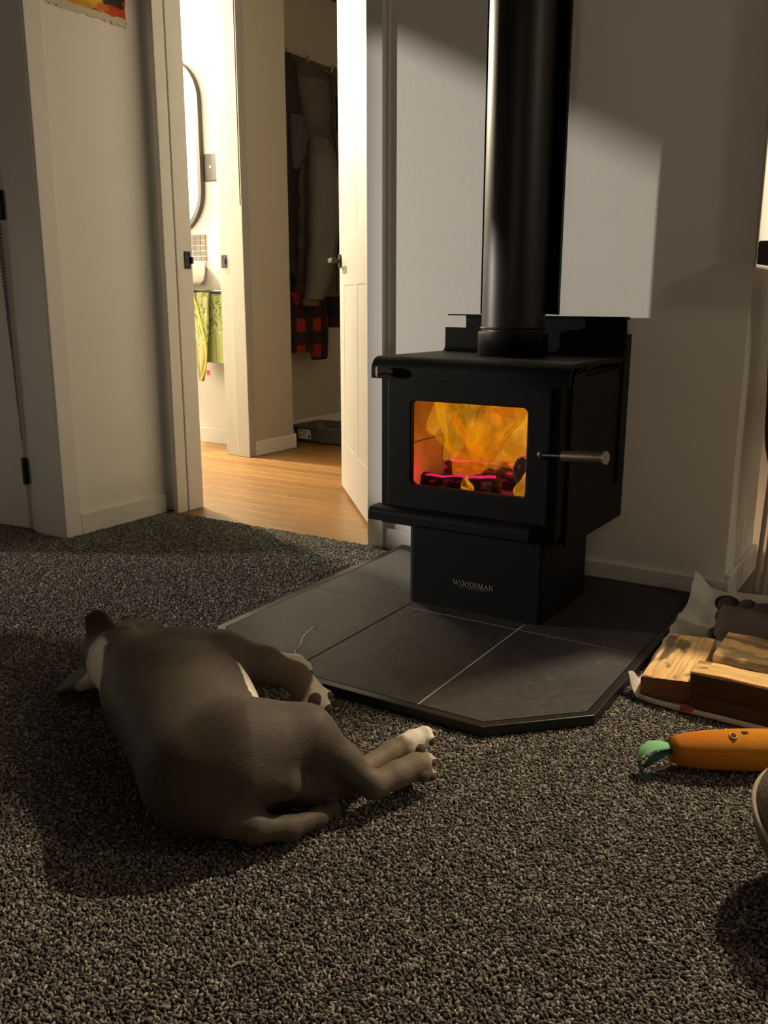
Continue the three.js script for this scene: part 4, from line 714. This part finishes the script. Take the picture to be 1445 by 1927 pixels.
// ------------------------------------------------------------------ bathroom
{
  const zB = -3.683;
  const mw = thing('mirror', 'tall pill shaped mirror in a black frame on the bathroom wall', 'mirror', [-3.60, 1.52, zB]);
  const pill = (w, h, n = 20) => { const o = []; for (const [cy, a0] of [[h / 2 - w / 2, 0], [-(h / 2 - w / 2), 180]]) for (let i = 0; i <= n; i++) { const q = (a0 + 180 * i / n) * Math.PI / 180; o.push([w / 2 * Math.cos(q), cy + w / 2 * Math.sin(q)]); } return o; };
  part('frame', extrude(pill(0.435, 0.86), 0.03, 0.002, [pill(0.385, 0.81)]), std({ color: lin(0.03, 0.028, 0.027), roughness: 0.5 }), mw);
  part('glass', extrude(pill(0.39, 0.815), 0.006).translate(0, 0, 0.004), std({ color: lin(0.9, 0.92, 0.9), roughness: 0.02, metalness: 1 }), mw);
  const sw = thing('light_switch', 'black light switch plate beside the bathroom mirror', 'light switch', [-3.335, 1.415, zB]);
  part('plate', box(-0.043, 0.043, -0.066, 0.066, 0, 0.008, 0.004), std({ color: lin(0.008, 0.008, 0.009), roughness: 0.5 }), sw);
  part('button', ball([0, 0.003, 0.008], 0.007, 0.007, 0.004), std({ color: lin(0.6, 0.6, 0.6), roughness: 0.25, metalness: 0.8 }), sw);
  // mosaic splashback
  const sb = thing('splashback', 'grey mosaic tile splashback with white grout above the basin', 'splashback', [-3.386, 0, zB]);
  part('grout', box(-0.245, 0, 0.952, 1.092, 0, 0.004, 0.001), std({ color: lin(0.35, 0.34, 0.32), roughness: 0.9 }), sb);
  for (let i = 0; i < 7; i++) for (let j = 0; j < 5; j++) part('tile', box(-0.0325 - i * 0.034, -0.0035 - i * 0.034, 0.958 + j * 0.027, 0.982 + j * 0.027, 0.003, 0.0075, 0.0015), std({ color: lin(0.045 + 0.02 * R(), 0.040 + 0.012 * R(), 0.033 + 0.012 * R()), roughness: 0.35 }), sb);
  // basin on a white cabinet
  const v = thing('basin', 'white ceramic wall basin below the grey mosaic', 'basin', [-3.386, 0, zB]);
  const mCer = phys({ color: lin(0.82, 0.82, 0.80), roughness: 0.15, clearcoat: 0.6 });
  const ring = (i, y, r, f = 0.26) => roundRect(-0.42 + i, -i, 0.004 + i * 0.6, f - i, r, 5).map(([a, b]) => [a, y, b]);
  part('bowl', loft([ring(0.03, 0.83, 0.03), ring(0.008, 0.86, 0.03), ring(0, 0.90, 0.03), ring(0, 0.945, 0.03), ring(0.006, 0.952, 0.03), ring(0.018, 0.95, 0.03), ring(0.03, 0.92, 0.03), ring(0.06, 0.87, 0.03), ring(0.10, 0.855, 0.03)]), mCer, v);
  part('tap', [cyl([-0.2, 0.95, 0.05], [-0.2, 1.05, 0.05], 0.012), cyl([-0.2, 1.045, 0.05], [-0.2, 1.035, 0.15], 0.009)], mBlackMetal, v);
    const rail = solo('towel_rail', [cyl([-3.45, 0.800, -3.60], [-3.17, 0.800, -3.60], 0.010, 0.010, 12), cyl([-3.43, 0.800, -3.60], [-3.43, 0.800, -3.683], 0.008, 0.008, 10), cyl([-3.19, 0.8, -3.60], [-3.19, 0.8, -3.683], 0.008, 0.008, 10)], mBlackMetal, 'black rail carrying the leaf patterned towel by the basin', 'towel rail');
  // towel draped over the rail
  const leafy = canvasTex(512, 512, (c, w, h) => {
    c.fillStyle = '#d9d8a4'; c.fillRect(0, 0, w, h); const r = rng(5), cols = ['#8fae52', '#a9c069', '#789a45', '#c3cf8a', '#eeeccb'];
    for (let i = 0; i < 150; i++) { c.fillStyle = cols[Math.floor(r() * 5)]; c.save(); c.translate(r() * w, r() * h); c.rotate(r() * 6.28); c.beginPath(); const L = 26 + 26 * r(), q = L * 0.45; c.moveTo(-L, 0); c.quadraticCurveTo(0, -q * 1.3, L, 0); c.quadraticCurveTo(0, q * 1.3, -L, 0); c.fill(); c.restore(); }
  });
  const tw = thing('towel', 'green and cream leaf patterned towel with yellow piping on the rail', 'towel', [-3.305, 0.80, -3.60]);
  const drape = (w0, w1, yLow, z, thick, fold, seed, taper) => { const rings = []; for (let k = 0; k <= 24; k++) { const s = k / 24, r = [], n = 40, y = mix(0.012, yLow, s), a0 = mix(w0[0], w1[0], taper(s)), a1 = mix(w0[1], w1[1], taper(s)); for (let i = 0; i < n; i++) { const f = i < n / 2 ? i / (n / 2 - 1) : 1 - (i - n / 2) / (n / 2 - 1), front = i < n / 2 ? 1 : -1; const x = mix(a0, a1, f); r.push([x, y - 0.02 * (f - 0.5) * (f - 0.5), z * Math.min(1, s * 9) + front * thick / 2 + fold * s * Math.sin(f * 7 + seed)]); } rings.push(r); } return loft(rings, true, [2, 1.6]); };
  part('back_flap', drape([-0.125, 0.11], [-0.115, 0.10], -0.36, -0.016, 0.008, 0.012, 1, s => s), std({ map: leafy, roughness: 0.95, color: lin(0.34, 0.38, 0.3) }), tw);
  part('front_flap', drape([-0.12, 0.0], [-0.075, -0.055], -0.455, 0.018, 0.010, 0.008, 3, s => Math.pow(s, 2.2)), std({ map: leafy, roughness: 0.95, color: lin(0.5, 0.5, 0.5) }), tw);
  const e = []; for (let k = 0; k <= 20; k++) { const s = k / 20; e.push([mix(-0.12, -0.02, Math.sin(s * 2.0)), mix(0.014, -0.452, s), 0.026 + 0.004 * Math.sin(s * 3)]); }
  part('piping', tube([[-0.115, 0.012, 0.02], [-0.085, -0.03, 0.03], [-0.05, -0.13, 0.033], [-0.015, -0.26, 0.034], [-0.012, -0.33, 0.034], [-0.032, -0.41, 0.034], [-0.06, -0.458, 0.032]], 0.004, 50, 8), std({ color: lin(0.72, 0.58, 0.06), roughness: 0.8 }), tw, 'yellow piped edge');
  part('tag', box(-0.018, 0.004, -0.425, -0.40, 0.028, 0.031, 0.001), std({ color: lin(0.6, 0.03, 0.06), roughness: 0.8 }), tw, 'small red tag');
}

// ------------------------------------------------------------------ coat alcove
{
  const xA = -3.235;
  const rl = thing('coat_rail', 'dark timber coat rail with metal hooks in the dim alcove', 'coat rail', [xA, 0, 0]);
  part('board', metreUV(box(0, 0.02, 1.955, 2.045, -4.95, -4.02, 0.003)), std({ color: lin(0.13, 0.075, 0.03), roughness: 0.5 }), rl);
  const hookZ = [-4.11, -4.30, -4.53, -4.76];
  for (const z of hookZ) part('hook', [tube([[0.02, 2.02, z], [0.05, 2.0, z], [0.065, 2.015, z], [0.07, 2.035, z]], 0.006, 16, 8), ball([0.07, 2.035, z], 0.009)], std({ color: lin(0.4, 0.36, 0.3), roughness: 0.3, metalness: 0.8 }), rl);
  // loft of elliptical rings: [y, zc, rz, xc, rx]
  const cloth = (rows, seed, quilt = 0, wr = 0.10, n = 36) => { const rings = [], N = 56; for (let j = 0; j <= N; j++) { const f = j / N * (rows.length - 1), a = Math.min(rows.length - 2, Math.floor(f)), t = sm(f - a), q = rows[a].map((v, i) => mix(v, rows[a + 1][i], t)), r = []; for (let i = 0; i < n; i++) { const an = i / n * 6.283, w = 1 + wr * (fbm(Math.cos(an) * 2 + seed, q[0] * 5, Math.sin(an) * 2 + seed, 3) - 0.5) * 2 + (quilt ? 0.11 * (Math.abs(Math.sin(q[0] * quilt)) - 0.6) : 0); r.push([q[3] + q[4] * w * Math.cos(an), q[0], q[1] + q[2] * w * Math.sin(an)]); } rings.push(r); } return loft(rings); };
  const nyl = (r, g, b) => std({ color: lin(r, g, b), roughness: 0.7, bumpMap: wallBump, bumpScale: 0.003 });
  const mPuff = nyl(0.075, 0.062, 0.052);
  const pj = thing('puffer_jacket', 'grey brown quilted puffer jacket with its hood up on the rail', 'jacket', [xA, 0, 0]);
  part('body', cloth([[1.70, -4.33, 0.12, 0.10, 0.07], [1.62, -4.34, 0.19, 0.11, 0.08], [1.45, -4.36, 0.25, 0.12, 0.10], [1.1, -4.36, 0.27, 0.12, 0.11], [0.85, -4.37, 0.28, 0.12, 0.10], [0.775, -4.37, 0.26, 0.12, 0.08]], 3, 22), mPuff, pj);
  part('hood', cloth([[1.985, -4.28, 0.12, 0.09, 0.05], [1.9, -4.285, 0.155, 0.11, 0.08], [1.78, -4.30, 0.15, 0.12, 0.085], [1.68, -4.31, 0.11, 0.11, 0.07], [1.63, -4.31, 0.10, 0.10, 0.06]], 8, 14), mPuff, pj);
  const sl = part('sleeve', cloth([[1.60, -4.20, 0.05, 0.20, 0.05], [1.5, -4.185, 0.085, 0.23, 0.08], [1.3, -4.175, 0.105, 0.25, 0.085], [1.05, -4.155, 0.10, 0.25, 0.08], [0.86, -4.13, 0.08, 0.235, 0.065], [0.76, -4.105, 0.06, 0.22, 0.05]], 12, 15), nyl(0.105, 0.095, 0.088), pj, 'quilted sleeve hanging in front');
  part('cuff', [loft([0, 1, 2, 3].map(k => { const r = []; for (let i = 0; i < 28; i++) { const a = i / 28 * 6.283; r.push([0.20 + (0.042 + 0.003 * (k % 2)) * Math.cos(a), 0.765 - k * 0.014, -4.10 + (0.052 + 0.003 * (k % 2)) * Math.sin(a)]); } return r; }), true)], std({ color: lin(0.10, 0.085, 0.07), roughness: 0.9 }), sl, 'knitted cuff');
  part('zip', tube([[0.20, 1.95, -4.32], [0.205, 1.82, -4.33], [0.195, 1.70, -4.335], [0.235, 1.5, -4.33], [0.245, 1.2, -4.32], [0.235, 0.8, -4.31]], 0.005, 40, 6), nyl(0.02, 0.02, 0.02), pj);
  const bc = thing('coat', 'black coat with a grey hood hanging at the left end of the rail', 'coat', [xA, 0, 0]);
  part('body', cloth([[2.01, -4.08, 0.04, 0.07, 0.03], [1.9, -4.07, 0.10, 0.08, 0.05], [1.7, -4.05, 0.13, 0.09, 0.06], [1.3, -4.03, 0.13, 0.09, 0.06], [0.9, -4.02, 0.12, 0.09, 0.06]], 21), nyl(0.018, 0.016, 0.016), bc);
  part('hood', cloth([[1.70, -4.07, 0.05, 0.15, 0.03], [1.6, -4.075, 0.07, 0.16, 0.045], [1.5, -4.07, 0.06, 0.16, 0.04], [1.43, -4.05, 0.02, 0.15, 0.02]], 23), nyl(0.05, 0.05, 0.055), bc, 'grey folded hood');
  const bg = thing('bag', 'black cloth bag hanging on the right hook by the open door', 'bag', [xA, 0, 0]);
  part('body', cloth([[1.93, -4.60, 0.03, 0.08, 0.02], [1.85, -4.60, 0.10, 0.12, 0.05], [1.68, -4.60, 0.13, 0.16, 0.08], [1.55, -4.60, 0.11, 0.16, 0.07], [1.50, -4.60, 0.05, 0.15, 0.03]], 31), nyl(0.012, 0.011, 0.011), bg);
  part('strap', tube([[0.07, 2.03, -4.55], [0.08, 1.98, -4.53], [0.09, 1.9, -4.55], [0.1, 1.85, -4.58]], 0.008, 20, 6), nyl(0.1, 0.07, 0.03), bg);
  const plaid = tex(64, 64, (u, v) => { const a = (u * 1 % 1) < 0.5, b = (v % 1) < 0.5; return a && b ? [0.52, 0.10, 0.11] : a || b ? [0.17, 0.045, 0.04] : [0.05, 0.035, 0.03]; });
  plaid.repeat.set(3, 3);
  const sh = thing('plaid_shirt', 'red and black checked shirt hem below the puffer jacket', 'shirt', [xA, 0, 0]);
  const mPl = std({ map: plaid, roughness: 0.95 });
  const reuv = g => { const p = g.attributes.position, uv = g.attributes.uv; for (let i = 0; i < p.count; i++) uv.setXY(i, p.getZ(i) / 0.44, p.getY(i) / 0.44); return g; };
  part('body', reuv(cloth([[0.80, -4.13, 0.12, 0.08, 0.05], [0.76, -4.12, 0.17, 0.10, 0.055], [0.6, -4.11, 0.18, 0.11, 0.055], [0.475, -4.11, 0.18, 0.11, 0.05]], 41)), mPl, sh);
  part('shirt_tail', reuv(cloth([[0.9, -4.26, 0.07, 0.13, 0.03], [0.6, -4.265, 0.085, 0.135, 0.03], [0.44, -4.27, 0.075, 0.135, 0.025], [0.425, -4.27, 0.06, 0.135, 0.02]], 43)), mPl, sh);
  part('sleeve', reuv(cloth([[1.0, -4.45, 0.06, 0.10, 0.05], [0.7, -4.46, 0.06, 0.10, 0.05], [0.60, -4.46, 0.05, 0.10, 0.045]], 45)), mPl, sh);
  // tray
  const tr = thing('litter_tray', 'dark grey plastic tray with a paper label on the alcove floor', 'tray', [-2.885, -0.004, -4.09]);
  const rr = (i, y) => roundRect(-0.185 + i, 0.185 - i, -0.135 + i, 0.135 - i, 0.045, 6).map(([a, b]) => [a, y, b]);
  part('tub', loft([rr(0.012, 0.001), rr(0.004, 0.01), rr(-0.004, 0.078), rr(-0.012, 0.080), rr(-0.012, 0.088), rr(-0.002, 0.089), rr(0.002, 0.082), rr(0.01, 0.016), rr(0.02, 0.012)]), std({ color: lin(0.085, 0.08, 0.075), roughness: 0.5 }), tr);
  const lab = canvasTex(256, 160, (c, w, h) => { c.fillStyle = '#cfcdc4'; c.fillRect(0, 0, w, h); c.fillStyle = '#8d8a44'; c.fillRect(10, 20, 70, 20); c.fillRect(12, 90, 60, 30); c.fillStyle = '#3b3a36'; for (let i = 0; i < 4; i++) c.fillRect(95, 25 + i * 26, 90 - i * 12, 9); c.fillStyle = '#1c1b1a'; c.fillRect(205, 95, 36, 52); });
  const pl = new THREE.BoxGeometry(0.085, 0.052, 0.0012); part('label', pl.rotateX(0.09).translate(-0.095, 0.046, 0.1375), std({ map: lab, roughness: 0.7 }), tr, 'cream paper label');
}
//@@END
renderer.render(scene, camera);
